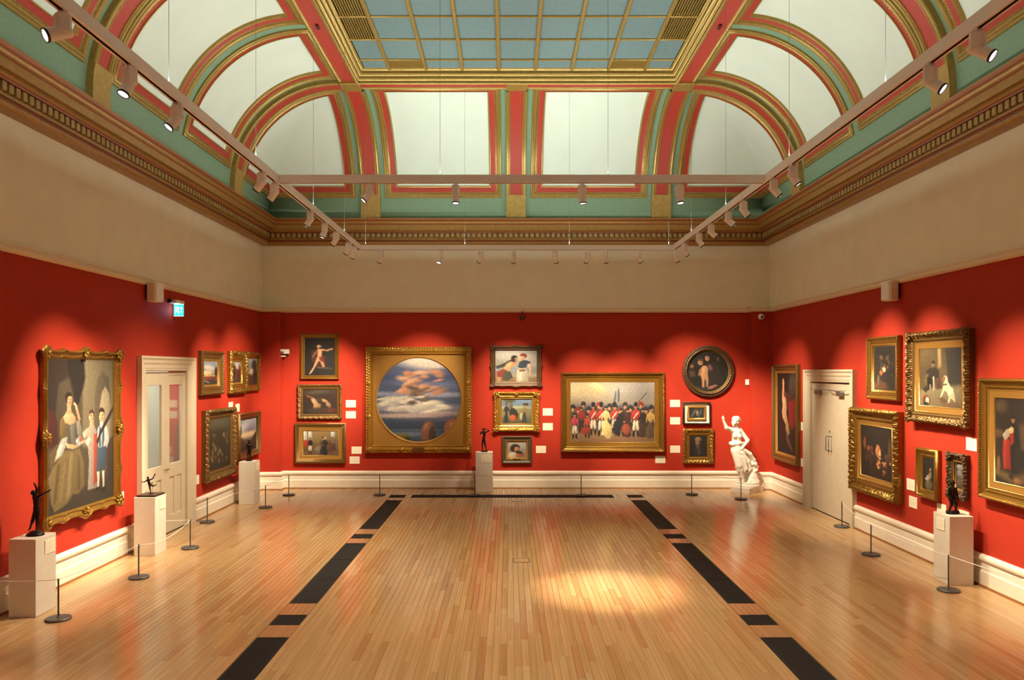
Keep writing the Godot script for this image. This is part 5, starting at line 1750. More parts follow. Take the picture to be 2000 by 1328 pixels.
# o: wall, s (centre along the wall), y, w, h, fw, d, style, amp, period, m, slip, slip_m, art
func painting(label: String, a: Dictionary) -> Node3D:
	var at := place(a.wall, a.s, a.y)
	var o := thing("framed_painting", label, "painting", at[0], at[1], "framed paintings on the red walls")
	var d: float = a.get("d", 0.08)
	var fw: float = a.fw
	var prof: Array = cushion(fw, d) if a.has("cushion") else scoop(fw, d)
	part(o, "frame", frame_mesh(a.w, a.h, prof.slice(1), a.get("style", "leaf"), a.get("amp", 0.006), a.get("period", 0.05)), M[a.get("m", "frame_gold")])
	# the plain wooden sides of the frame
	var sd := tool()
	var inset := 0.012 if a.get("style", "leaf") in ["rococo", "scallop"] else 0.003
	var hx: float = a.w / 2 - inset
	var hy: float = a.h / 2 - inset
	var dz: float = prof[1].y
	for e: Array in [[-hx, -hy, hx, -hy], [hx, -hy, hx, hy], [hx, hy, -hx, hy], [-hx, hy, -hx, -hy]]:
		quad(sd, Vector3(e[0], e[1], 0), Vector3(e[2], e[3], 0), Vector3(e[2], e[3], dz), Vector3(e[0], e[1], dz))
	part(o, "frame_side", sd, M[a.get("m", "frame_gold")])
	var iw: float = a.w - 2 * fw
	var ih: float = a.h - 2 * fw
	var z := d * 0.40
	if a.has("slip"):
		var sw: float = a.slip
		var st := frame_mesh(iw, ih, [Vector2(0, z), Vector2(0, z + 0.008), Vector2(0.008, z + 0.01), Vector2(0.012, z + 0.004), Vector2(sw - 0.012, z - 0.012), Vector2(sw - 0.008, z - 0.006), Vector2(sw, z - 0.018)], "plain", 0, 1)
		part(o, "slip", st, M[a.get("slip_m", "slip_gold")])
		iw -= 2 * sw
		ih -= 2 * sw
		z -= 0.014
	canvas(o, iw + 0.004, ih + 0.004, z - 0.004, a.art)
	if a.has("corners"):
		for sx: float in [-1.0, 1.0]:
			for sy: float in [-1.0, 1.0]:
				var st := tool()
				bumps(st, Vector3(sx * (a.w / 2 - fw * 0.38), sy * (a.h / 2 - fw * 0.38), d * 0.85), a.corners, 7, int(sx + sy * 3 + 9))
				part(o, "corner_ornament", st, M[a.get("m", "frame_gold")])
	if a.has("mids"):
		for e: Array in [[0, 1], [0, -1], [1, 0], [-1, 0]]:
			var st := tool()
			bumps(st, Vector3(e[0] * (a.w / 2 - fw * 0.3), e[1] * (a.h / 2 - fw * 0.3), d * 0.85), a.mids, 8, e[0] * 3 + e[1] + 20)
			part(o, "centre_ornament", st, M[a.get("m", "frame_gold")])
	if a.has("plaque"):
		var st := tool()
		box(st, Vector3(0, -a.h / 2 + fw * a.plaque, d * 0.72), Vector3(0.16, 0.035, 0.008), Basis(), 0.002)
		part(o, "name_plate", st, M.brass)
	return o


func build_paintings() -> void:
	# left wall
	painting("large family portrait in a curling gilt frame, beside the glazed doors", {wall = "left", s = -9.325, y = 1.71, w = 1.64, h = 1.95, fw = 0.10, d = 0.095, style = "rococo", amp = 0.021, period = 0.05, m = "frame_gold", art = "portrait", corners = 0.085, mids = 0.075})
	painting("small coast scene with bright sky in a broad gilt frame, next to the door surround", {wall = "left", s = -13.36, y = 2.41, w = 1.0, h = 0.75, fw = 0.14, d = 0.09, m = "frame_old", slip = 0.04, art = "coast"})
	painting("small lane scene in a deep leaf-carved gilt frame, middle of the upper three", {wall = "left", s = -14.62, y = 2.42, w = 0.88, h = 0.78, fw = 0.17, d = 0.1, style = "carved", amp = 0.016, period = 0.035, m = "frame_gold", slip = 0.03, art = "lane"})
	painting("small woodland scene in a pierced gilt frame, nearest the corner pier", {wall = "left", s = -15.52, y = 2.43, w = 0.78, h = 0.74, fw = 0.11, d = 0.07, style = "scallop", amp = 0.014, period = 0.04, m = "frame_gold", art = "trees", corners = 0.06})
	painting("dark crowded scene in a heavy leaf-edged frame below the coast scene", {wall = "left", s = -13.70, y = 1.175, w = 1.38, h = 1.22, fw = 0.17, d = 0.12, style = "carved", amp = 0.014, period = 0.035, m = "frame_old", art = "crowd"})
	painting("evening valley landscape in a plain gilt frame behind the standing bronze", {wall = "left", s = -15.29, y = 1.20, w = 1.25, h = 0.875, fw = 0.10, d = 0.08, style = "plain", m = "frame_old", slip = 0.03, slip_m = "frame_brown", art = "valley"})
	# end wall
	painting("striding nude against black in a narrow gilt frame", {wall = "back", s = -4.083, y = 2.744, w = 0.80, h = 0.95, fw = 0.085, d = 0.06, style = "leaf", amp = 0.004, period = 0.03, m = "frame_gold", art = "night_figure"})
	painting("stormy figures in a scalloped dull gilt frame below the striding nude", {wall = "back", s = -4.084, y = 1.804, w = 0.90, h = 0.71, fw = 0.10, d = 0.06, style = "scallop", amp = 0.012, period = 0.04, m = "frame_old", art = "storm_figures"})
	painting("interior scene with flat gold mount in a brown gilt frame, lowest of its column", {wall = "back", s = -4.068, y = 0.942, w = 1.06, h = 0.84, fw = 0.08, d = 0.07, style = "plain", cushion = true, m = "frame_old", slip = 0.085, art = "interior"})
	round_in_square()
	painting("meeting couple under a pale sky in a dark carved frame", {wall = "back", s = 0.004, y = 2.542, w = 1.06, h = 0.85, fw = 0.10, d = 0.065, style = "rococo", amp = 0.009, m = "frame_brown", art = "meeting", corners = 0.06})
	painting("pastoral group in a wide bright gilt frame with leafy corners", {wall = "back", s = 0.014, y = 1.601, w = 0.94, h = 0.82, fw = 0.13, d = 0.08, style = "carved", amp = 0.009, period = 0.03, m = "frame_bright", slip = 0.03, art = "pastoral", corners = 0.085, mids = 0.05})
	painting("small portrait of a child in an olive frame with gold slip", {wall = "back", s = 0.02, y = 0.805, w = 0.625, h = 0.57, fw = 0.085, d = 0.06, style = "leaf", amp = 0.004, period = 0.025, m = "frame_olive", slip = 0.035, art = "child", plaque = 1.2})
	painting("wide scene of red-coated soldiers and a crowd in a broad gilt frame", {wall = "back", s = 2.012, y = 1.586, w = 2.16, h = 1.66, fw = 0.125, d = 0.1, style = "leaf", amp = 0.008, period = 0.035, m = "frame_gold", slip = 0.08, slip_m = "frame_bright", art = "parade"})
	tondo()
	boxed_sketch()
	painting("dark portrait of a bearded man in a gilt frame, below the boxed sketch", {wall = "back", s = 3.798, y = 0.88, w = 0.64, h = 0.72, fw = 0.14, d = 0.07, style = "carved", amp = 0.008, period = 0.03, m = "frame_gold", art = "old_man", corners = 0.05})
	# right wall
	painting("tall nude in a gilt frame between the marble figure and the flush doors", {wall = "right", s = -15.17, y = 1.62, w = 1.37, h = 1.90, fw = 0.12, d = 0.09, style = "leaf", amp = 0.008, period = 0.035, m = "frame_old", slip = 0.05, art = "tall_nude"})
	painting("dark tavern scene in a gilt frame above the firelit one", {wall = "right", s = -11.215, y = 2.485, w = 0.95, h = 0.915, fw = 0.11, d = 0.075, style = "leaf", amp = 0.006, period = 0.035, m = "frame_gold", slip = 0.03, art = "tavern"})
	painting("scene with a white dog in an ornate leaf-edged gilt frame", {wall = "right", s = -9.75, y = 2.365, w = 1.38, h = 1.16, fw = 0.13, d = 0.12, style = "carved", amp = 0.018, period = 0.035, m = "frame_old", slip = 0.085, art = "dogs", corners = 0.08})
	painting("firelit group scene in a deep carved gilt frame beside the flush doors", {wall = "right", s = -11.44, y = 1.25, w = 1.48, h = 1.27, fw = 0.19, d = 0.13, style = "carved", amp = 0.015, period = 0.03, m = "frame_gold", slip = 0.07, art = "firelight"})
	painting("small dark picture of a seated lady in a plain gilt frame", {wall = "right", s = -10.015, y = 1.13, w = 0.50, h = 0.645, fw = 0.12, d = 0.08, style = "plain", m = "frame_gold", art = "lady"})
	painting("small grey picture in a lumpy dark gilt frame behind the walking bronze", {wall = "right", s = -9.345, y = 1.19, w = 0.38, h = 0.535, fw = 0.09, d = 0.08, style = "carved", amp = 0.016, period = 0.05, m = "frame_brown", slip = 0.02, art = "still_grey", corners = 0.06})
	painting("embracing pair with a red gown in a broad gilt frame cut by the picture's edge", {wall = "right", s = -7.98, y = 1.69, w = 1.78, h = 1.36, fw = 0.13, d = 0.1, style = "leaf", amp = 0.007, period = 0.03, m = "frame_gold", slip = 0.09, art = "pair", plaque = 0.5})


func round_in_square() -> void:
	var at := place("back", -2.021, 1.845)
	var o := thing("framed_painting", "round sea and sky picture in a large square gilt frame with rosettes", "painting", at[0], at[1], "framed paintings on the red walls")
	var w := 2.2
	var d := 0.1
	var prof := [Vector2(0, 0), Vector2(0, 0.075), Vector2(0.008, 0.085), Vector2(0.02, 0.085), Vector2(0.025, 0.075), Vector2(0.035, 0.075), Vector2(0.06, 0.095), Vector2(0.095, 0.095), Vector2(0.118, 0.075), Vector2(0.128, 0.075), Vector2(0.132, 0.088), Vector2(0.145, 0.088), Vector2(0.155, 0.06), Vector2(0.16, 0.05)]
	part(o, "frame", frame_mesh(w, w, prof, "leaf", 0.012, 0.06), M.frame_bright)
	var hw := w / 2 - 0.16
	var r := 0.875
	var st := tool()
	var rows := [PackedVector3Array(), PackedVector3Array(), PackedVector3Array(), PackedVector3Array(), PackedVector3Array()]
	for i in 96:
		var a := TAU * i / 96
		var c := Vector2(cos(a), sin(a))
		var m := hw / maxf(absf(c.x), absf(c.y))
		for k: Array in [[0, m, 0.05], [1, r + 0.035, 0.05], [2, r + 0.03, 0.06], [3, r + 0.012, 0.06], [4, r - 0.006, 0.035]]:
			rows[k[0]].append(Vector3(c.x * k[1], c.y * k[1], k[2]))
	grid(st, [rows[0], rows[1]], -1, true)
	for k in [1, 2, 3]:
		grid(st, [rows[k], rows[k + 1]], 20 + k, true)
	part(o, "gold_spandrel", st, M.slip_gold)
	canvas(o, 2 * r, 2 * r, 0.03, "seascape")
	var q := w / 2 - 0.075
	for p: Array in [[-1, -1], [-1, 1], [1, -1], [1, 1], [-0.34, 1], [0.34, 1], [-0.34, -1], [0.34, -1], [-1, 0.34], [-1, -0.34], [1, 0.34], [1, -0.34]]:
		var rs := tool()
		lathe(rs, [Vector2(0.001, 0.024), Vector2(0.012, 0.022), Vector2(0.016, 0.012), Vector2(0.026, 0.016), Vector2(0.036, 0.016), Vector2(0.044, 0.0)], Vector3(p[0] * q, p[1] * q, 0.092), 18, aim(Vector3(0, 0, 1)), 3)
		part(o, "rosette", rs, M.frame_bright)
	var pl := tool()
	box(pl, Vector3(0, -q, 0.1), Vector3(0.24, 0.075, 0.012), Basis(), 0.004)
	part(o, "name_plate", pl, M.plaque)


func tondo() -> void:
	var at := place("back", 4.001, 2.439)
	var o := thing("framed_painting", "round dark group picture in a carved brown circular frame", "painting", at[0], at[1], "framed paintings on the red walls")
	var st := tool()
	var prof := [[0.535, 0.0], [0.535, 0.05], [0.525, 0.062], [0.505, 0.068], [0.495, 0.06], [0.487, 0.06], [0.478, 0.078], [0.462, 0.086], [0.447, 0.078], [0.44, 0.066], [0.435, 0.06]]
	var rows := []
	for k in prof.size():
		var row := PackedVector3Array()
		for i in 240:
			var a := TAU * i / 240
			var e: float = (0.006 * absf(sin(a * 36)) if k >= 1 and k <= 3 else 0.007 * absf(sin(a * 24 + 0.6)) if k >= 6 and k <= 8 else 0.0)
			row.append(Vector3(cos(a) * (prof[k][0] + e * 0.5), sin(a) * (prof[k][0] + e * 0.5), prof[k][1] + e))
		rows.append(row)
	for k in rows.size() - 1:
		grid(st, [rows[k], rows[k + 1]], 10 + k, true)
	part(o, "frame", st, M.frame_brown)
	var sl := tool()
	var sr := []
	for p: Array in [[0.435, 0.06], [0.43, 0.055], [0.42, 0.028]]:
		var row := PackedVector3Array()
		for i in 96:
			var a := TAU * i / 96
			row.append(Vector3(cos(a) * p[0], sin(a) * p[0], p[1]))
		sr.append(row)
	grid(sl, sr, 3, true)
	part(o, "gold_slip", sl, M.frame_bright)
	var m := StandardMaterial3D.new()
	m.resource_name = "canvas_round_group"
	m.albedo_texture = paint(260, 260, art("round_group"), 61)
	m.roughness = 0.62
	m.albedo_color = Color(0.84, 0.83, 0.81)
	m.cull_mode = BaseMaterial3D.CULL_DISABLED
	var c := tool()
	for i in 64:
		for t: float in [-1.0, float(i + 1), float(i)]:
			var v := Vector2.ZERO if t < 0 else Vector2(cos(TAU * t / 64), sin(TAU * t / 64))
			c.set_uv(Vector2(0.5 + v.x * 0.5, 0.5 - v.y * 0.5))
			c.add_vertex(Vector3(v.x * 0.424, v.y * 0.424, 0.03))
	part(o, "canvas", c, m)


func boxed_sketch() -> void:
	var at := place("back", 3.76, 1.568)
	var o := thing("framed_painting", "small oil sketch on a white mount in a black box frame", "painting", at[0], at[1], "framed paintings on the red walls")
	part(o, "box_frame", frame_mesh(0.57, 0.46, [Vector2(0, 0), Vector2(0, 0.066), Vector2(0.004, 0.07), Vector2(0.022, 0.07), Vector2(0.026, 0.066), Vector2(0.026, 0.02)], "plain", 0, 1), M.frame_black)
	var mt := tool()
	box(mt, Vector3(0, 0, 0.016), Vector3(0.52, 0.41, 0.01))
	part(o, "mount", mt, M.mount_card)
	var f := tool()
	part(o, "inner_frame", shift(frame_mesh(0.40, 0.30, [Vector2(0, 0), Vector2(0, 0.022), Vector2(0.006, 0.03), Vector2(0.03, 0.03), Vector2(0.05, 0.016), Vector2(0.05, 0.008)], "plain", 0, 1), Vector3(0, 0.0, 0.02)), M.slip_gold)
	canvas(o, 0.304, 0.204, 0.03, "sketch", 420.0)


func shift(st: SurfaceTool, by: Vector3) -> SurfaceTool:
	st.generate_normals()
	var me := st.commit()
	var out := SurfaceTool.new()
	out.append_from(me, 0, Transform3D(Basis(), by))
	return out


# ---------------------------------------------------------------- printed label cards

func card_print(sd: int) -> ImageTexture:
	# faint unreadable lines of print on cream card
	var im := Image.create_empty(64, 44, false, Image.FORMAT_RGB8)
	im.fill(rgb("efe6cc"))
	var r := RandomNumberGenerator.new()
	r.seed = sd
	var y := 9
	for l in 7:
		var x := 7
		var end := r.randi_range(34, 57) if l in [1, 6] else 57
		while x < end:
			var n := r.randi_range(2, 7)
			im.fill_rect(Rect2i(x, y, mini(n, end - x), 1), rgb("c9bfa6"))
			x += n + 1
		y += 4 if l != 1 else 6
	return ImageTexture.create_from_image(im)


var card_mats := []


func card(label: String, at: Vector3, turn: float, w := 0.208, h := 0.15, group := "printed label cards", parent: Node3D = null) -> void:
	if card_mats.is_empty():
		for i in 3:
			var m := StandardMaterial3D.new()
			m.resource_name = "card_print"
			m.albedo_texture = card_print(80 + i)
			m.roughness = 0.7
			m.cull_mode = BaseMaterial3D.CULL_DISABLED
			card_mats.append(m)
	var o := thing("label_card", label, "label card", at, turn, group)
	var b := tool()
	box(b, Vector3(0, 0, 0.003), Vector3(w, h, 0.006))
	part(o, "card_board", b, M.mount_card)
	var st := tool()
	var p := [Vector3(-w / 2, -h / 2, 0.0066), Vector3(w / 2, -h / 2, 0.0066), Vector3(w / 2, h / 2, 0.0066), Vector3(-w / 2, h / 2, 0.0066)]
	var uv := [Vector2(0, 1), Vector2(1, 1), Vector2(1, 0), Vector2(0, 0)]
	for i: int in [0, 2, 1, 0, 3, 2]:
		st.set_uv(uv[i])
		st.add_vertex(p[i])
	part(o, "print", st, card_mats[taken["label_card"] % 3])


func build_cards() -> void:
	for a: Array in [
		["back", -3.44, 1.762, "upper label card beside the stormy figures"], ["back", -3.44, 1.532, "lower label card beside the stormy figures"],
		["back", -3.321, 0.794, "upper label card between the interior scene and the round sea picture"], ["back", -3.362, 0.587, "lowest label card beside the interior scene"],
		["back", 0.664, 1.591, "upper label card beside the pastoral group"], ["back", 0.664, 1.284, "lower label card beside the pastoral group"],
		["back", 0.523, 0.809, "label card beside the portrait of a child"], ["back", 3.317, 1.769, "topmost label card between the soldiers and the boxed sketch"],
		["back", 3.319, 1.406, "middle label card below the boxed sketch's level, beside the soldiers"], ["back", 3.319, 0.815, "label card beside the bearded man's portrait"],
		["back", 3.011, 0.60, "label card hung under the soldiers' frame"],
		["right", -14.36, 1.423, "upper label card beside the far jamb of the flush doors"], ["right", -14.36, 0.755, "lower label card beside the far jamb of the flush doors"],
		["right", -10.51, 0.916, "upper label card between the firelit group and the seated lady"], ["right", -10.45, 0.69, "lower label card below the seated lady"],
		["right", -9.13, 1.59, "label card under the picture with the white dog"], ["right", -9.76, 0.71, "label card behind the walking bronze's plinth, towards the doors"], ["right", -9.28, 0.71, "label card behind the walking bronze"],
		["left", -10.28, 0.77, "label card at the lower corner of the family portrait"], ["left", -12.80, 0.66, "label card beside the glazed doors' surround"],
		["left", -14.38, 1.80, "label card under the lane scene's frame, half hidden by the dark crowd picture"], ["left", -14.74, 1.75, "larger label card between the lane scene and the valley landscape"], ["left", -14.52, 1.56, "label card at the edge of the dark crowd picture's frame"],
	]:
		var at := place(a[0], a[1], a[2])
		card(a[3], at[0], at[1])


# ---------------------------------------------------------------- plinths

func build_plinths() -> void:
	# [x0, x1, z0, z1, height, label, card face]
	for a: Array in [
		[-5.11, -4.84, -8.10, -7.75, 0.775, "white plinth under the bronze with raised arm, beside the family portrait", "left"],
		[-5.10, -4.82, -10.65, -10.32, 0.775, "white plinth under the small leaping bronze, before the glazed doors", "left"],
		[-5.09, -4.81, -14.62, -14.29, 0.78, "white plinth under the bronze before the valley landscape", "left"],
		[-0.82, -0.477, -16.08, -15.80, 0.797, "white plinth under the slender bronze at the end wall", "back"],
		[4.88, 5.155, -9.24, -8.90, 0.787, "white plinth under the walking bronze", "right"],
	]:
		var c := Vector3((a[0] + a[1]) / 2, 0, (a[2] + a[3]) / 2)
		var o := thing("plinth", a[5], "plinth", c, 0, "white display plinths")
		var st := tool()
		box_between(st, Vector3(a[0], 0, a[2]) - c, Vector3(a[1], a[4], a[3]) - c, 0.003)
		part(o, "plinth_body", st, M.plinth_white)
		match a[6]:
			"left":
				card("label card on the " + a[5], Vector3(a[1], a[4] - 0.115, c.z - 0.06), PI / 2, 0.17, 0.14, "label cards on plinths")
			"right":
				card("label card on the " + a[5], Vector3(a[0], a[4] - 0.115, c.z - 0.01), -PI / 2, 0.17, 0.14, "label cards on plinths")
			"back":
				card("label card on the " + a[5], Vector3(c.x + 0.045, a[4] - 0.13, a[3]), 0.0, 0.2, 0.145, "label cards on plinths")


# ---------------------------------------------------------------- sculpture

func bronze(label: String, at: Vector3, limbs: Array, cell := 0.0042, k := 0.006, turn := 0.0) -> Node3D:
	var o := thing("bronze_statuette", label, "statuette", at, turn, "bronze statuettes on plinths")
	part_mesh(o, "bronze_figure", figure(limbs, cell, k), M.bronze)
	return o


func head(x: float, y: float, z: float, r: float, fx: float, fz: float) -> Array:
	# skull, jaw, nose and ears, looking towards (fx, fz)
	return [
		[x, y + r * 0.25, z, x - fx * r * 0.15, y + r * 0.2, z - fz * r * 0.15, r * 0.92, r * 0.9],
		[x + fx * r * 0.25, y - r * 0.45, z + fz * r * 0.25, x + fx * r * 0.4, y - r * 0.75, z + fz * r * 0.4, r * 0.62, r * 0.36],
		[x + fx * r * 0.9, y + r * 0.1, z + fz * r * 0.9, x + fx * r * 1.1, y - r * 0.2, z + fz * r * 1.1, r * 0.12, r * 0.17],
		[x - fz * r * 0.9, y - r * 0.05, z + fx * r * 0.9, x - fz * r * 0.9, y - r * 0.25, z + fx * r * 0.9, r * 0.2, r * 0.14],
		[x + fz * r * 0.9, y - r * 0.05, z - fx * r * 0.9, x + fz * r * 0.9, y - r * 0.25, z - fx * r * 0.9, r * 0.2, r * 0.14],
	]


func hand(p: Vector3, d: Vector3, side: Vector3, s: float, curl: float) -> Array:
	# palm, four fingers and a thumb; d points along the fingers, side across the palm
	var n := d.cross(side).normalized()
	var out := [[p.x, p.y, p.z, p.x + d.x * s * 0.5, p.y + d.y * s * 0.5, p.z + d.z * s * 0.5, s * 0.2, s * 0.22]]
	for i in 4:
		var len: float = s * [0.42, 0.5, 0.46, 0.36][i]
		var a := p + d * s * 0.5 + side * s * (0.2 - 0.135 * i)
		var b := a + (d * cos(curl * 0.5) + n * sin(curl * 0.5)) * len * 0.55
		var c := b + (d * cos(curl) + n * sin(curl)) * len * 0.5
		out.append([a.x, a.y, a.z, b.x, b.y, b.z, s * 0.08, s * 0.07])
		out.append([b.x, b.y, b.z, c.x, c.y, c.z, s * 0.07, s * 0.055])
	var t0 := p + d * s * 0.12 + side * s * 0.18
	var t1 := t0 + (d * 0.6 + side * 0.7 + n * 0.3).normalized() * s * 0.3
	var t2 := t1 + (d * 0.9 + side * 0.1 + n * 0.3).normalized() * s * 0.22
	out.append([t0.x, t0.y, t0.z, t1.x, t1.y, t1.z, s * 0.09, s * 0.08])
	out.append([t1.x, t1.y, t1.z, t2.x, t2.y, t2.z, s * 0.08, s * 0.06])
	return out


func build_statues() -> void:
	# 1: figure with one arm raised, the other stretched out
	var l := head(-0.013, 0.43, 0.01, 0.027, 0.5, 0.85)
	l.append_array([[-0.008, 0.405, 0.005, 0.008, 0.39, 0.0, 0.014, 0.018], [-0.012, 0.385, 0.0, 0.032, 0.39, 0.0, 0.019, 0.019], [0.01, 0.37, 0.0, 0.012, 0.33, 0.0, 0.031, 0.029], [0.012, 0.33, 0.0, 0.01, 0.285, 0.0, 0.027, 0.025], [0.01, 0.27, 0.0, 0.014, 0.235, -0.004, 0.029, 0.031],
		[0.026, 0.235, 0.0, 0.024, 0.14, 0.008, 0.023, 0.016], [0.024, 0.14, 0.008, 0.012, 0.055, 0.0, 0.015, 0.009], [0.012, 0.05, 0.0, 0.016, 0.046, 0.03, 0.009, 0.007],
		[0.0, 0.235, 0.0, -0.022, 0.14, 0.014, 0.023, 0.016], [-0.022, 0.14, 0.014, -0.066, 0.068, -0.02, 0.015, 0.008], [-0.062, 0.065, -0.02, -0.078, 0.05, -0.01, 0.009, 0.007],
		[-0.006, 0.395, 0.0, 0.018, 0.465, 0.0, 0.014, 0.012], [0.018, 0.465, 0.0, 0.004, 0.515, 0.012, 0.011, 0.008], [0.004, 0.515, 0.012, -0.004, 0.535, 0.018, 0.009, 0.006],
		[0.032, 0.39, 0.0, 0.075, 0.415, 0.012, 0.013, 0.011], [0.075, 0.415, 0.012, 0.135, 0.445, 0.02, 0.010, 0.008], [0.135, 0.445, 0.02, 0.165, 0.458, 0.022, 0.009, 0.005], [0.15, 0.452, 0.02, 0.17, 0.472, 0.02, 0.006, 0.004]])
	var b1 := bronze("black bronze figure with one arm raised and one stretched out, before the family portrait", Vector3(-4.965, 0.775, -7.95), l)
	var bs := tool()
	lathe(bs, [Vector2(0.082, 0.0), Vector2(0.084, 0.012), Vector2(0.076, 0.022), Vector2(0.062, 0.03), Vector2(0.05, 0.042), Vector2(0.03, 0.05), Vector2(0.001, 0.052)], Vector3.ZERO, 24, Basis(), 3)
	part(b1, "rocky_base", bs, M.bronze)
	# 2: small leaping figure on a dark wooden block
	l = head(-0.037, 0.238, 0.004, 0.015, -0.6, 0.8)
	l.append_array([[-0.036, 0.226, 0.0, -0.033, 0.21, 0.0, 0.008, 0.010], [-0.05, 0.205, 0.0, -0.016, 0.21, 0.0, 0.012, 0.012], [-0.033, 0.203, 0.0, -0.024, 0.17, 0.0, 0.018, 0.015], [-0.024, 0.168, 0.0, -0.019, 0.148, 0.0, 0.015, 0.016], [-0.018, 0.145, 0.0, -0.008, 0.09, 0.004, 0.014, 0.010], [-0.008, 0.09, 0.004, 0.0, 0.035, 0.0, 0.009, 0.006], [0.0, 0.035, 0.0, 0.006, 0.03, 0.016, 0.006, 0.005],
		[-0.02, 0.145, -0.004, 0.01, 0.12, -0.05, 0.014, 0.010], [0.01, 0.12, -0.05, 0.03, 0.13, -0.1, 0.009, 0.006], [-0.016, 0.21, 0.0, 0.028, 0.226, 0.01, 0.009, 0.008], [0.028, 0.226, 0.01, 0.055, 0.272, 0.015, 0.008, 0.006], [0.055, 0.272, 0.015, 0.066, 0.298, 0.016, 0.009, 0.005], [-0.05, 0.205, 0.0, -0.075, 0.185, 0.02, 0.009, 0.007], [-0.075, 0.185, 0.02, -0.105, 0.182, 0.03, 0.007, 0.005], [-0.105, 0.182, 0.03, -0.112, 0.198, 0.03, 0.005, 0.004]])
	var b2 := bronze("small leaping bronze on a dark wooden block, before the glazed doors", Vector3(-4.95, 0.775, -10.48), l, 0.0034, 0.005)
	var wb := tool()
	box(wb, Vector3(0, 0.0125, 0), Vector3(0.25, 0.025, 0.29), Basis(), 0.003)
	part(b2, "wooden_block", wb, M.dark_wood)
	var wd := tool()
	lathe(wd, [Vector2(0.035, 0.025), Vector2(0.035, 0.03), Vector2(0.028, 0.033), Vector2(0.001, 0.033)], Vector3.ZERO, 18)
	part(b2, "bronze_foot_plate", wd, M.bronze)
	# 3: standing figure with a hand on the hip
	l = head(0.0, 0.34, 0.004, 0.024, 0.2, 0.98)
	l.append_array([[0.0, 0.32, 0.0, 0.0, 0.305, 0.0, 0.012, 0.016], [-0.035, 0.295, 0.0, 0.036, 0.298, 0.0, 0.017, 0.017], [0.0, 0.285, 0.0, 0.002, 0.235, 0.0, 0.031, 0.025], [0.002, 0.225, 0.0, 0.006, 0.195, 0.0, 0.026, 0.028], [0.02, 0.195, 0.0, 0.018, 0.11, 0.006, 0.021, 0.015], [0.018, 0.11, 0.006, 0.016, 0.03, 0.0, 0.014, 0.009], [0.016, 0.025, 0.0, 0.02, 0.022, 0.026, 0.009, 0.008], [-0.01, 0.195, 0.0, -0.02, 0.11, 0.016, 0.021, 0.015], [-0.02, 0.11, 0.016, -0.022, 0.03, 0.0, 0.014, 0.009], [-0.022, 0.025, 0.0, -0.026, 0.022, 0.026, 0.009, 0.008],
		[-0.036, 0.292, 0.0, -0.052, 0.235, 0.0, 0.014, 0.011], [-0.052, 0.235, 0.0, -0.035, 0.185, 0.02, 0.011, 0.008], [-0.035, 0.185, 0.02, -0.03, 0.168, 0.024, 0.008, 0.007], [0.038, 0.295, 0.0, 0.07, 0.245, -0.004, 0.014, 0.011], [0.07, 0.245, -0.004, 0.034, 0.205, 0.016, 0.010, 0.008], [-0.02, 0.37, 0.0, 0.02, 0.37, 0.0, 0.012, 0.012]])
	var b3 := bronze("dark bronze figure with a hand on the hip, before the valley landscape", Vector3(-4.95, 0.78, -14.45), l)
	var pb := tool()
	box(pb, Vector3(0, 0.011, 0), Vector3(0.1, 0.022, 0.09), Basis(), 0.003)
	part(b3, "square_base", pb, M.bronze)
	# 4: slender figure with arms lifted to the head
	l = head(-0.012, 0.44, 0.004, 0.025, -0.5, 0.86)
	l.append_array([[-0.01, 0.42, 0.0, -0.006, 0.405, 0.0, 0.012, 0.015], [-0.036, 0.395, 0.0, 0.034, 0.40, 0.0, 0.017, 0.017], [0.0, 0.385, 0.0, -0.006, 0.33, 0.0, 0.031, 0.025], [-0.006, 0.32, 0.0, -0.014, 0.275, 0.0, 0.024, 0.027], [-0.016, 0.265, 0.0, -0.016, 0.235, 0.0, 0.028, 0.028], [-0.032, 0.235, 0.0, -0.045, 0.13, 0.008, 0.021, 0.015], [-0.045, 0.13, 0.008, -0.036, 0.03, 0.0, 0.014, 0.008], [-0.036, 0.028, 0.0, -0.042, 0.024, 0.028, 0.008, 0.007], [-0.002, 0.235, 0.0, 0.015, 0.13, 0.008, 0.021, 0.015], [0.015, 0.13, 0.008, 0.044, 0.03, 0.0, 0.014, 0.008], [0.044, 0.028, 0.0, 0.052, 0.024, 0.028, 0.008, 0.007],
		[0.036, 0.40, 0.0, 0.098, 0.432, 0.01, 0.013, 0.010], [0.098, 0.432, 0.01, 0.035, 0.462, 0.012, 0.010, 0.007], [-0.038, 0.395, 0.0, -0.088, 0.36, 0.012, 0.013, 0.010], [-0.088, 0.36, 0.012, -0.052, 0.425, 0.02, 0.010, 0.007], [-0.04, 0.465, 0.0, 0.012, 0.468, 0.0, 0.012, 0.012]])
	var b4 := bronze("slender dark bronze with arms lifted to its head, at the end wall", Vector3(-0.645, 0.797, -15.93), l)
	var pb4 := tool()
	box(pb4, Vector3(0, 0.011, 0), Vector3(0.135, 0.022, 0.11), Basis(), 0.003)
	part(b4, "square_base", pb4, M.bronze)
	# 5: walking figure in a hat on a rocky base
	l = head(0.0, 0.335, 0.004, 0.021, -0.4, 0.9)
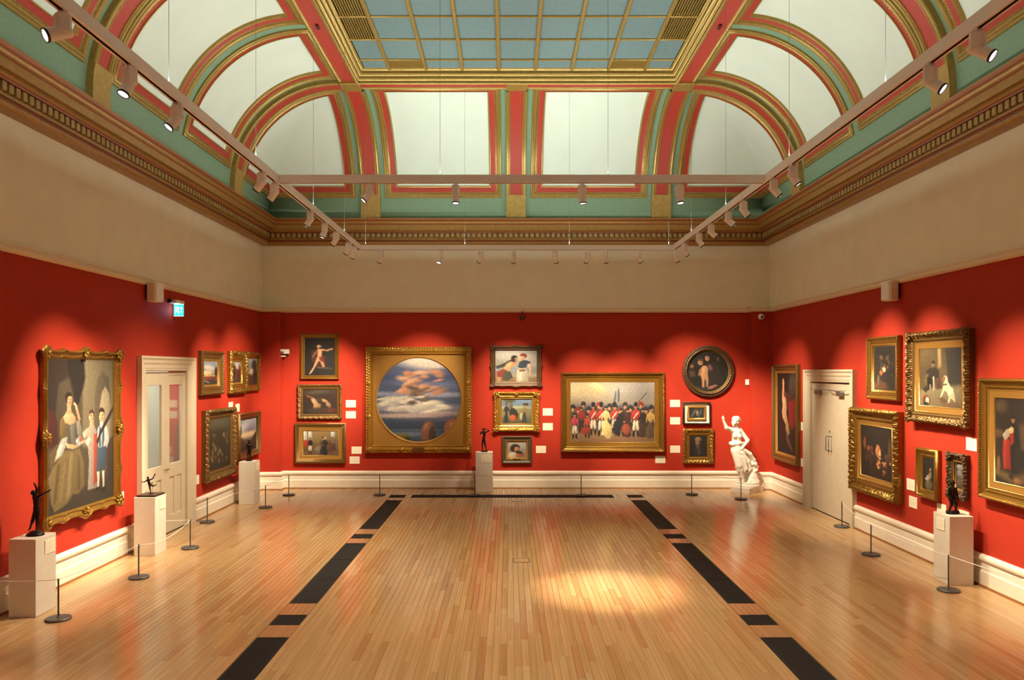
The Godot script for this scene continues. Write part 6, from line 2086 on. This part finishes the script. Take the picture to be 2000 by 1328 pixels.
	l.append_array([[0.0, 0.315, 0.0, 0.002, 0.3, 0.0, 0.012, 0.015], [-0.032, 0.292, 0.0, 0.036, 0.292, 0.0, 0.018, 0.018], [0.002, 0.28, 0.0, 0.004, 0.225, 0.0, 0.034, 0.029], [0.004, 0.22, 0.0, 0.004, 0.175, 0.0, 0.034, 0.036], [0.016, 0.175, 0.0, 0.036, 0.105, 0.012, 0.025, 0.017], [0.036, 0.105, 0.012, 0.04, 0.035, -0.006, 0.016, 0.011], [0.04, 0.034, -0.006, 0.05, 0.028, 0.018, 0.011, 0.009], [-0.01, 0.175, 0.0, -0.022, 0.105, 0.016, 0.025, 0.017], [-0.022, 0.105, 0.016, -0.04, 0.035, 0.0, 0.016, 0.011], [-0.04, 0.034, 0.0, -0.054, 0.028, 0.02, 0.011, 0.009],
		[0.038, 0.288, 0.0, 0.05, 0.225, 0.004, 0.015, 0.012], [0.05, 0.225, 0.004, 0.056, 0.175, 0.022, 0.011, 0.009], [-0.034, 0.288, 0.0, -0.05, 0.228, 0.008, 0.015, 0.012], [-0.05, 0.228, 0.008, -0.03, 0.19, 0.034, 0.011, 0.009], [-0.06, 0.21, -0.01, 0.085, 0.165, -0.02, 0.005, 0.004], [-0.026, 0.358, 0.0, 0.026, 0.362, 0.0, 0.010, 0.010], [0.0, 0.36, 0.0, 0.012, 0.385, -0.01, 0.016, 0.009], [0.0, 0.24, -0.02, 0.006, 0.16, -0.03, 0.03, 0.034]])
	var b5 := bronze("dark bronze walking figure with a hat on a rocky base", Vector3(5.01, 0.787, -9.07), l)
	var rb := [[-0.06, 0.02, 0.0, 0.06, 0.02, 0.0, 0.02, 0.02], [-0.03, 0.018, 0.03, 0.05, 0.018, 0.03, 0.018, 0.016], [-0.04, 0.018, -0.03, 0.05, 0.018, -0.03, 0.018, 0.018], [0.03, 0.02, 0.0, 0.05, 0.02, 0.01, 0.016, 0.014], [-0.06, 0.02, 0.01, -0.03, 0.02, 0.0, 0.014, 0.012]]
	part_mesh(b5, "rocky_base", figure(rb, 0.006, 0.012), M.bronze)
	# marble figure in the corner
	var s := thing("marble_statue", "white marble figure of a dancing woman with flowing drapery in the corner", "statue", Vector3(4.70, 0, -15.82))
	var blk := tool()
	box(blk, Vector3(-0.02, 0.055, 0.0), Vector3(0.58, 0.11, 0.42), Basis(Vector3.UP, deg_to_rad(44)), 0.004)
	part(s, "square_block", blk, M.plinth_white)
	var dsc := tool()
	lathe(dsc, [Vector2(0.235, 0.11), Vector2(0.24, 0.118), Vector2(0.24, 0.15), Vector2(0.225, 0.158), Vector2(0.215, 0.175), Vector2(0.22, 0.182), Vector2(0.22, 0.195), Vector2(0.001, 0.197)], Vector3(-0.02, 0, 0.0), 40)
	part(s, "round_base", dsc, M.marble)
	var hl := head(-0.262, 1.41, 0.035, 0.072, -0.86, 0.5)
	hl.append_array([
		# brow, cheeks and lips
		[-0.332, 1.428, 0.045, -0.31, 1.428, 0.085, 0.013, 0.013], [-0.322, 1.395, 0.042, -0.322, 1.39, 0.042, 0.026, 0.024], [-0.295, 1.395, 0.085, -0.295, 1.39, 0.085, 0.026, 0.024], [-0.333, 1.366, 0.06, -0.318, 1.366, 0.084, 0.009, 0.009], [-0.315, 1.345, 0.062, -0.318, 1.342, 0.064, 0.018, 0.016],
		# rolled cap and hair
		[-0.275, 1.475, 0.03, -0.215, 1.475, 0.0, 0.06, 0.05], [-0.22, 1.485, 0.0, -0.165, 1.455, -0.02, 0.05, 0.032], [-0.30, 1.45, 0.06, -0.19, 1.43, -0.03, 0.028, 0.028], [-0.165, 1.45, -0.02, -0.14, 1.43, -0.02, 0.022, 0.014], [-0.318, 1.462, 0.062, -0.25, 1.45, 0.105, 0.02, 0.018], [-0.2, 1.40, 0.02, -0.19, 1.37, 0.0, 0.022, 0.014],
		[-0.25, 1.35, 0.015, -0.24, 1.275, 0.0, 0.042, 0.05],
	])
	l = [
		[-0.25, 1.36, 0.015, -0.24, 1.275, 0.0, 0.04, 0.05], [-0.315, 1.245, 0.03, -0.165, 1.24, -0.03, 0.056, 0.056],
		[-0.24, 1.19, 0.0, -0.235, 1.09, 0.0, 0.098, 0.09], [-0.29, 1.14, 0.075, -0.285, 1.13, 0.08, 0.046, 0.044], [-0.20, 1.135, 0.075, -0.195, 1.125, 0.08, 0.046, 0.044],
		[-0.235, 1.08, 0.0, -0.23, 0.98, 0.0, 0.088, 0.095], [-0.23, 0.93, 0.0, -0.225, 0.83, 0.0, 0.118, 0.125],
		# raised arm
		[-0.325, 1.25, 0.03, -0.46, 1.30, 0.08, 0.046, 0.038], [-0.46, 1.30, 0.08, -0.525, 1.45, 0.10, 0.037, 0.024],
		# arm that gathers the dress
		[-0.155, 1.24, -0.03, -0.01, 1.035, 0.01, 0.048, 0.04], [-0.01, 1.035, 0.01, -0.145, 0.895, 0.095, 0.038, 0.027],
		# rolled drapery round the waist
		[-0.36, 0.985, 0.02, -0.31, 0.97, 0.085, 0.034, 0.032], [-0.31, 0.97, 0.085, -0.21, 0.985, 0.105, 0.03, 0.028], [-0.21, 0.985, 0.105, -0.115, 0.992, 0.05, 0.03, 0.022], [-0.36, 0.975, 0.02, -0.335, 0.995, -0.04, 0.03, 0.024], [-0.345, 0.965, 0.05, -0.33, 0.94, 0.07, 0.028, 0.02], [-0.12, 0.985, 0.04, -0.13, 0.97, -0.05, 0.022, 0.022],
		# legs under the dress
		[-0.25, 0.82, 0.03, -0.20, 0.54, 0.065, 0.10, 0.078], [-0.20, 0.54, 0.065, -0.125, 0.27, 0.03, 0.07, 0.045], [-0.125, 0.27, 0.03, -0.115, 0.225, 0.025, 0.04, 0.034], [-0.115, 0.225, 0.025, -0.165, 0.207, 0.085, 0.03, 0.02],
		[-0.19, 0.80, -0.04, -0.09, 0.52, -0.07, 0.095, 0.075], [-0.09, 0.52, -0.07, -0.01, 0.29, -0.09, 0.06, 0.04], [-0.01, 0.29, -0.09, -0.02, 0.215, -0.05, 0.035, 0.022],
		# blown folds of the dress
		[-0.15, 0.87, 0.06, 0.03, 0.76, 0.03, 0.05, 0.046], [0.03, 0.76, 0.03, 0.115, 0.64, 0.0, 0.046, 0.042], [0.115, 0.64, 0.0, 0.19, 0.5, -0.02, 0.042, 0.028], [0.19, 0.5, -0.02, 0.16, 0.44, 0.0, 0.03, 0.02],
		[-0.16, 0.80, 0.09, -0.02, 0.62, 0.075, 0.046, 0.044], [-0.02, 0.62, 0.075, 0.03, 0.47, 0.06, 0.044, 0.034], [0.03, 0.47, 0.06, -0.03, 0.40, 0.065, 0.036, 0.024],
		[-0.13, 0.84, 0.02, 0.06, 0.66, -0.02, 0.045, 0.045], [0.06, 0.66, -0.02, 0.1, 0.5, -0.03, 0.04, 0.03],
		[-0.12, 0.70, 0.10, -0.055, 0.47, 0.1, 0.028, 0.026], [-0.22, 0.74, 0.118, -0.15, 0.44, 0.105, 0.02, 0.02], [-0.29, 0.76, 0.09, -0.22, 0.42, 0.10, 0.02, 0.018], [-0.17, 0.72, 0.118, -0.09, 0.42, 0.10, 0.02, 0.018], [-0.26, 0.5, 0.03, -0.17, 0.3, 0.06, 0.02, 0.016],
		# tree stump
		[0.10, 0.20, 0.0, 0.085, 0.46, -0.02, 0.115, 0.082], [0.085, 0.46, -0.02, 0.08, 0.54, -0.02, 0.08, 0.07], [0.08, 0.5, 0.0, 0.15, 0.56, 0.01, 0.05, 0.036], [0.12, 0.42, 0.05, 0.17, 0.45, 0.06, 0.03, 0.018], [0.0, 0.55, 0.04, 0.09, 0.56, 0.05, 0.032, 0.03], [0.15, 0.25, 0.04, 0.19, 0.205, 0.06, 0.04, 0.03], [0.03, 0.24, 0.06, -0.01, 0.205, 0.09, 0.04, 0.03],
	]
	var h1 := [[-0.515, 1.425, 0.097, -0.525, 1.455, 0.10, 0.026, 0.023]]
	h1.append_array(hand(Vector3(-0.525, 1.455, 0.10), Vector3(-0.35, 0.9, 0.15).normalized(), Vector3(0.2, -0.05, 0.97).normalized(), 0.095, 0.9))
	var h2 := [[-0.125, 0.915, 0.083, -0.145, 0.895, 0.095, 0.029, 0.026]]
	h2.append_array(hand(Vector3(-0.145, 0.895, 0.095), Vector3(-0.6, -0.7, 0.35).normalized(), Vector3(-0.5, 0.6, 0.5).normalized(), 0.095, 1.1))
	var st := SurfaceTool.new()
	for a: Array in [[l, 0.0082, 0.018], [hl, 0.0048, 0.012], [h1, 0.004, 0.006], [h2, 0.004, 0.006]]:
		st.append_from(figure(a[0], a[1], a[2]), 0, Transform3D())
	part_mesh(s, "marble_figure", st.commit(), M.marble)


# ---------------------------------------------------------------- low rope barriers

func build_barriers() -> void:
	var lbl := {
		0: "grey stanchion before the family portrait's plinth", 1: "grey stanchion before the leaping bronze's plinth", 2: "grey stanchion in front of the glazed doors", 3: "grey stanchion at the far jamb of the glazed doors",
		4: "grey stanchion before the plinth in the portrait wall's far corner", 5: "grey stanchion at the portrait end of the end wall's row", 6: "grey stanchion before the round sea picture", 7: "grey stanchion beside the slender bronze's plinth",
		8: "grey stanchion before the soldiers' picture", 9: "grey stanchion beside the marble figure, before the bearded man", 10: "grey stanchion right in front of the marble figure", 11: "grey stanchion at the near jamb of the flush doors",
		12: "grey stanchion before the firelit group", 13: "grey stanchion before the walking bronze's plinth",
	}
	var spots := [[-4.58, 7.69], [-4.52, 9.23], [-4.54, 10.77], [-5.02, 12.62], [-4.5, 13.97], [-4.48, 15.38], [-2.69, 15.38], [-0.82, 15.31], [1.27, 15.31], [3.47, 15.44], [4.28, 14.89], [5.08, 12.25], [4.67, 10.38], [4.75, 8.69]]
	var base := tool()
	lathe(base, [Vector2(0.001, 0.0), Vector2(0.116, 0.0), Vector2(0.118, 0.004), Vector2(0.118, 0.016), Vector2(0.112, 0.022), Vector2(0.001, 0.024)], Vector3.ZERO, 36)
	base.generate_normals()
	var bm := base.commit()
	var pole := tool()
	lathe(pole, [Vector2(0.0085, 0.022), Vector2(0.0085, 0.398), Vector2(0.007, 0.402), Vector2(0.001, 0.403)], Vector3.ZERO, 12)
	lathe(pole, [Vector2(0.016, 0.022), Vector2(0.016, 0.028), Vector2(0.0085, 0.034)], Vector3.ZERO, 14)
	pole.generate_normals()
	var pm := pole.commit()
	for i in spots.size():
		var o := thing("stanchion", lbl[i], "stanchion", Vector3(spots[i][0], 0, -spots[i][1]), 0, "low rope barrier stanchions")
		part_mesh(o, "disc_base", bm, M.stanchion)
		part_mesh(o, "post", pm, M.stanchion)
	var top := func(i: int) -> Vector3: return Vector3(spots[i][0], 0.392, -spots[i][1])
	for a: Array in [
		[Vector3(-5.22, 0.40, -7.62), top.call(0), 0.01, "white cord from the wall to the stanchion before the family portrait's plinth"],
		[top.call(0), top.call(1), 0.02, "white cord between the family portrait's and leaping bronze's stanchions"], [top.call(1), top.call(2), 0.09, "sagging white cord that ends at the glazed doors' stanchion"],
		[top.call(2), Vector3(-5.2, 0.40, -10.70), 0.01, "white cord from the glazed doors' stanchion to the wall"], [top.call(3), top.call(4), 0.02, "white cord that ends at the far corner plinth's stanchion"],
		[top.call(4), top.call(5), 0.02, "white cord round the corner beside the far plinth"], [top.call(5), top.call(6), 0.01, "white cord before the striding nude's column of pictures"], [top.call(6), top.call(7), 0.01, "white cord below the round sea picture"],
		[top.call(7), top.call(8), 0.01, "white cord before the portrait of a child"], [top.call(8), top.call(9), 0.01, "white cord below the soldiers' picture"], [top.call(9), top.call(10), 0.01, "white cord to the marble figure's front stanchion"],
		[top.call(10), Vector3(5.215, 0.40, -15.35), 0.01, "white cord from the marble figure's stanchion to the wall"], [top.call(11), top.call(12), 0.03, "white cord below the firelit group"],
		[top.call(12), top.call(13), 0.03, "white cord that ends before the walking bronze"], [top.call(13), Vector3(5.215, 0.36, -7.2), 0.02, "white cord from the walking bronze's stanchion along the embracing pair"],
	]:
		var dir: Vector3 = (a[1] - a[0]).normalized()
		var p: Vector3 = a[0] + dir * 0.009
		var q: Vector3 = a[1] - dir * 0.009
		var o := thing("barrier_cord", a[3], "cord", p, 0, "white barrier cords")
		var path := []
		for i in 13:
			var t := i / 12.0
			path.append((q - p) * t - Vector3(0, a[2] * 4.0 * t * (1.0 - t), 0))
		var st := tool()
		tube(st, path, [0.0036], 6)
		part(o, "cord", st, M.cord)


# ---------------------------------------------------------------- wall fittings

func build_fittings() -> void:
	for a: Array in [[-1.0, -11.05, "cream wall loudspeaker under the picture rail above the glazed doors' wall"], [1.0, -10.85, "cream wall loudspeaker under the picture rail above the dog picture's wall"]]:
		var sx: float = a[0]
		var o := thing("loudspeaker", a[2], "loudspeaker", Vector3(sx * HW, 3.56, a[1]))
		var br := tool()
		box(br, Vector3(-sx * 0.02, 0, 0.0), Vector3(0.04, 0.22, 0.09), Basis(), 0.006)
		part(o, "bracket", br, M.dark_slot)
		var b := Basis(Vector3.UP, sx * deg_to_rad(8))
		var bx := tool()
		box(bx, Vector3(-sx * 0.115, 0, 0), Vector3(0.13, 0.28, 0.2), b, 0.014)
		part(o, "cabinet", bx, M.rail_paint)
		var gr := tool()
		box(gr, Vector3(-sx * 0.185, 0, 0) , Vector3(0.014, 0.26, 0.18), b, 0.006)
		part(o, "speaker_grille", gr, M.track_white)
	# exit sign
	var e := thing("exit_sign", "glowing green exit sign with running figure and arrow by the glazed doors", "sign", Vector3(-HW, 3.41, -11.9))
	var arm := tool()
	box(arm, Vector3(0.06, 0.085, 0), Vector3(0.12, 0.05, 0.3), Basis(), 0.006)
	part(e, "sign_housing", arm, M.rail_paint)
	var knob := tool()
	box(knob, Vector3(0.03, 0.09, 0.17), Vector3(0.06, 0.06, 0.05), Basis(), 0.01)
	part(e, "emergency_lamp", knob, M.black_plastic)
	var pm := StandardMaterial3D.new()
	pm.resource_name = "exit_sign_glow"
	pm.albedo_color = Color(0.1, 0.1, 0.1)
	pm.emission_enabled = true
	pm.emission_texture = exit_print()
	pm.emission = Color(0, 0, 0)
	pm.emission_energy_multiplier = 2.2
	pm.cull_mode = BaseMaterial3D.CULL_DISABLED
	# the blade hangs square to the wall and shows its print to the room's near end
	var bl := tool()
	var p := [Vector3(0.02, -0.13, 0.006), Vector3(0.17, -0.13, 0.006), Vector3(0.17, 0.055, 0.006), Vector3(0.02, 0.055, 0.006)]
	var uv := [Vector2(0, 1), Vector2(1, 1), Vector2(1, 0), Vector2(0, 0)]
	for i: int in [0, 2, 1, 0, 3, 2]:
		bl.set_uv(uv[i])
		bl.add_vertex(p[i])
	part(e, "sign_face", bl, pm)
	var bk := tool()
	box(bk, Vector3(0.095, -0.037, 0.0), Vector3(0.156, 0.19, 0.01), Basis(), 0.002)
	part(e, "sign_blade", bk, M.track_white)
	var el := OmniLight3D.new()
	el.name = "sign_light"
	el.light_color = Color(0.55, 0.75, 1.0)
	el.light_energy = 0.035
	el.light_size = 0.05
	el.omni_range = 10.0
	el.omni_attenuation = 2.0
	el.shadow_enabled = true
	el.position = Vector3(0.09, -0.04, 0.03)
	e.add_child(el)
	# bullet camera on a bracket
	var c := thing("security_camera", "white box camera on a bracket beside the striding nude", "camera", Vector3(-4.83, 2.78, ZB))
	var cb := tool()
	box(cb, Vector3(-0.12, 0.03, 0.02), Vector3(0.05, 0.13, 0.04), Basis(), 0.004)
	box(cb, Vector3(-0.04, -0.03, 0.10), Vector3(0.2, 0.03, 0.04), Basis(), 0.004)
	box(cb, Vector3(-0.12, -0.03, 0.06), Vector3(0.04, 0.03, 0.12), Basis(), 0.004)
	part(c, "bracket", cb, M.lamp_white)
	var cc := tool()
	box(cc, Vector3(0.05, 0.065, 0.12), Vector3(0.17, 0.095, 0.1), Basis(), 0.006)
	part(c, "camera_body", cc, M.lamp_white)
	var le := tool()
	box(le, Vector3(-0.0, 0.045, 0.172), Vector3(0.07, 0.045, 0.006), Basis(), 0.002)
	part(c, "lens_window", le, M.steel)
	var cw := tool()
	tube(cw, [Vector3(-0.115, -0.045, 0.01), Vector3(-0.115, -0.16, 0.008)], [0.004], 6)
	part(c, "cable", cw, M.lamp_white)
	var cj := tool()
	box(cj, Vector3(-0.12, -0.20, 0.02), Vector3(0.045, 0.1, 0.04), Basis(), 0.006)
	part(c, "junction_box", cj, M.lamp_white)
	# dome camera on the corner pier
	var dm := thing("dome_camera", "small white dome camera under the picture rail on the marble figure's pier", "camera", Vector3(5.04, 3.56, ZB + PIER_D))
	var dd := tool()
	lathe(dd, [Vector2(0.001, 0.0), Vector2(0.055, 0.0), Vector2(0.06, 0.008), Vector2(0.06, 0.04), Vector2(0.055, 0.05)], Vector3.ZERO, 24, aim(Vector3(0, 0, 1)))
	lathe(dd, [Vector2(0.055, 0.05), Vector2(0.05, 0.075), Vector2(0.036, 0.095), Vector2(0.02, 0.103)], Vector3.ZERO, 24, aim(Vector3(0, 0, 1)), 2)
	part(dm, "dome_housing", dd, M.lamp_white)
	var dl := tool()
	lathe(dl, [Vector2(0.022, 0.1), Vector2(0.02, 0.106), Vector2(0.001, 0.108)], Vector3.ZERO, 16, aim(Vector3(-0.1, -0.12, 1)))
	part(dm, "camera_lens", dl, M.black_plastic)
	# plain box on the wall between the round picture and the corner
	var sb := thing("wall_sensor", "small white wall sensor beside the round dark picture", "sensor", Vector3(4.82, 2.21, ZB))
	var s1 := tool()
	box(s1, Vector3(0, 0, 0.014), Vector3(0.075, 0.12, 0.028), Basis(), 0.006)
	part(sb, "sensor_case", s1, M.lamp_white)
	var s2 := tool()
	box(s2, Vector3(0, 0.02, 0.0295), Vector3(0.04, 0.03, 0.003), Basis(), 0.001)
	part(sb, "sensor_window", s2, M.track_white)
	# dark red sounder on the picture rail
	mat("sounder_red", rgb("5a1612"), 0.4)
	var rs := thing("fire_sounder", "small dark red sounder hung from the end wall's picture rail", "alarm", Vector3(0.13, 3.56, ZB))
	var r1 := tool()
	lathe(r1, [Vector2(0.001, 0.0), Vector2(0.05, 0.0), Vector2(0.052, 0.03), Vector2(0.044, 0.05), Vector2(0.03, 0.058), Vector2(0.001, 0.06)], Vector3(0, 0.0, 0), 20, aim(Vector3(0, 0, 1)))
	part(rs, "sounder_body", r1, M.sounder_red)
	var r2 := tool()
	box(r2, Vector3(0, 0.085, 0.04), Vector3(0.02, 0.09, 0.03), Basis(), 0.004)
	part(rs, "conduit", r2, M.sounder_red)
	# dark red detectors set in the red bands beside the skylight
	for sx: float in [-1.0, 1.0]:
		var dt := thing("smoke_detector", "small dark red detector in the skylight's red band on the " + ("portrait wall side" if sx < 0 else "flush doors' side"), "detector", Vector3(sx * 2.985, YC + R - 0.025, -11.6))
		var d1 := tool()
		box(d1, Vector3(0, -0.02, 0), Vector3(0.05, 0.04, 0.12), Basis(), 0.008)
		part(dt, "detector_body", d1, M.sounder_red)
		var d2 := tool()
		box(d2, Vector3(0, -0.042, 0), Vector3(0.02, 0.006, 0.05), Basis(), 0.002)
		part(dt, "detector_slot", d2, M.black_plastic)


func exit_print() -> ImageTexture:
	# white running figure and arrow on green
	var im := Image.create_empty(60, 72, false, Image.FORMAT_RGB8)
	im.fill(rgb("12c7b4"))
	var wh := rgb("e8fff8")
	im.fill_rect(Rect2i(0, 0, 60, 3), wh)
	im.fill_rect(Rect2i(0, 69, 60, 3), wh)
	# doorway and runner
	im.fill_rect(Rect2i(8, 14, 24, 46), wh)
	im.fill_rect(Rect2i(12, 18, 16, 42), rgb("12c7b4"))
	im.fill_rect(Rect2i(18, 20, 6, 6), wh)
	im.fill_rect(Rect2i(16, 27, 8, 14), wh)
	for i in 12:
		im.fill_rect(Rect2i(14 - i / 3, 40 + i, 4, 2), wh)
		im.fill_rect(Rect2i(21 + i / 2, 40 + i, 4, 2), wh)
	for i in 8:
		im.fill_rect(Rect2i(23 + i, 28 + i / 2, 3, 3), wh)
	# arrow
	im.fill_rect(Rect2i(44, 24, 5, 30), wh)
	for i in 9:
		im.fill_rect(Rect2i(46 - i, 16 + i, 1 + 2 * i, 2), wh)
	return ImageTexture.create_from_image(im)
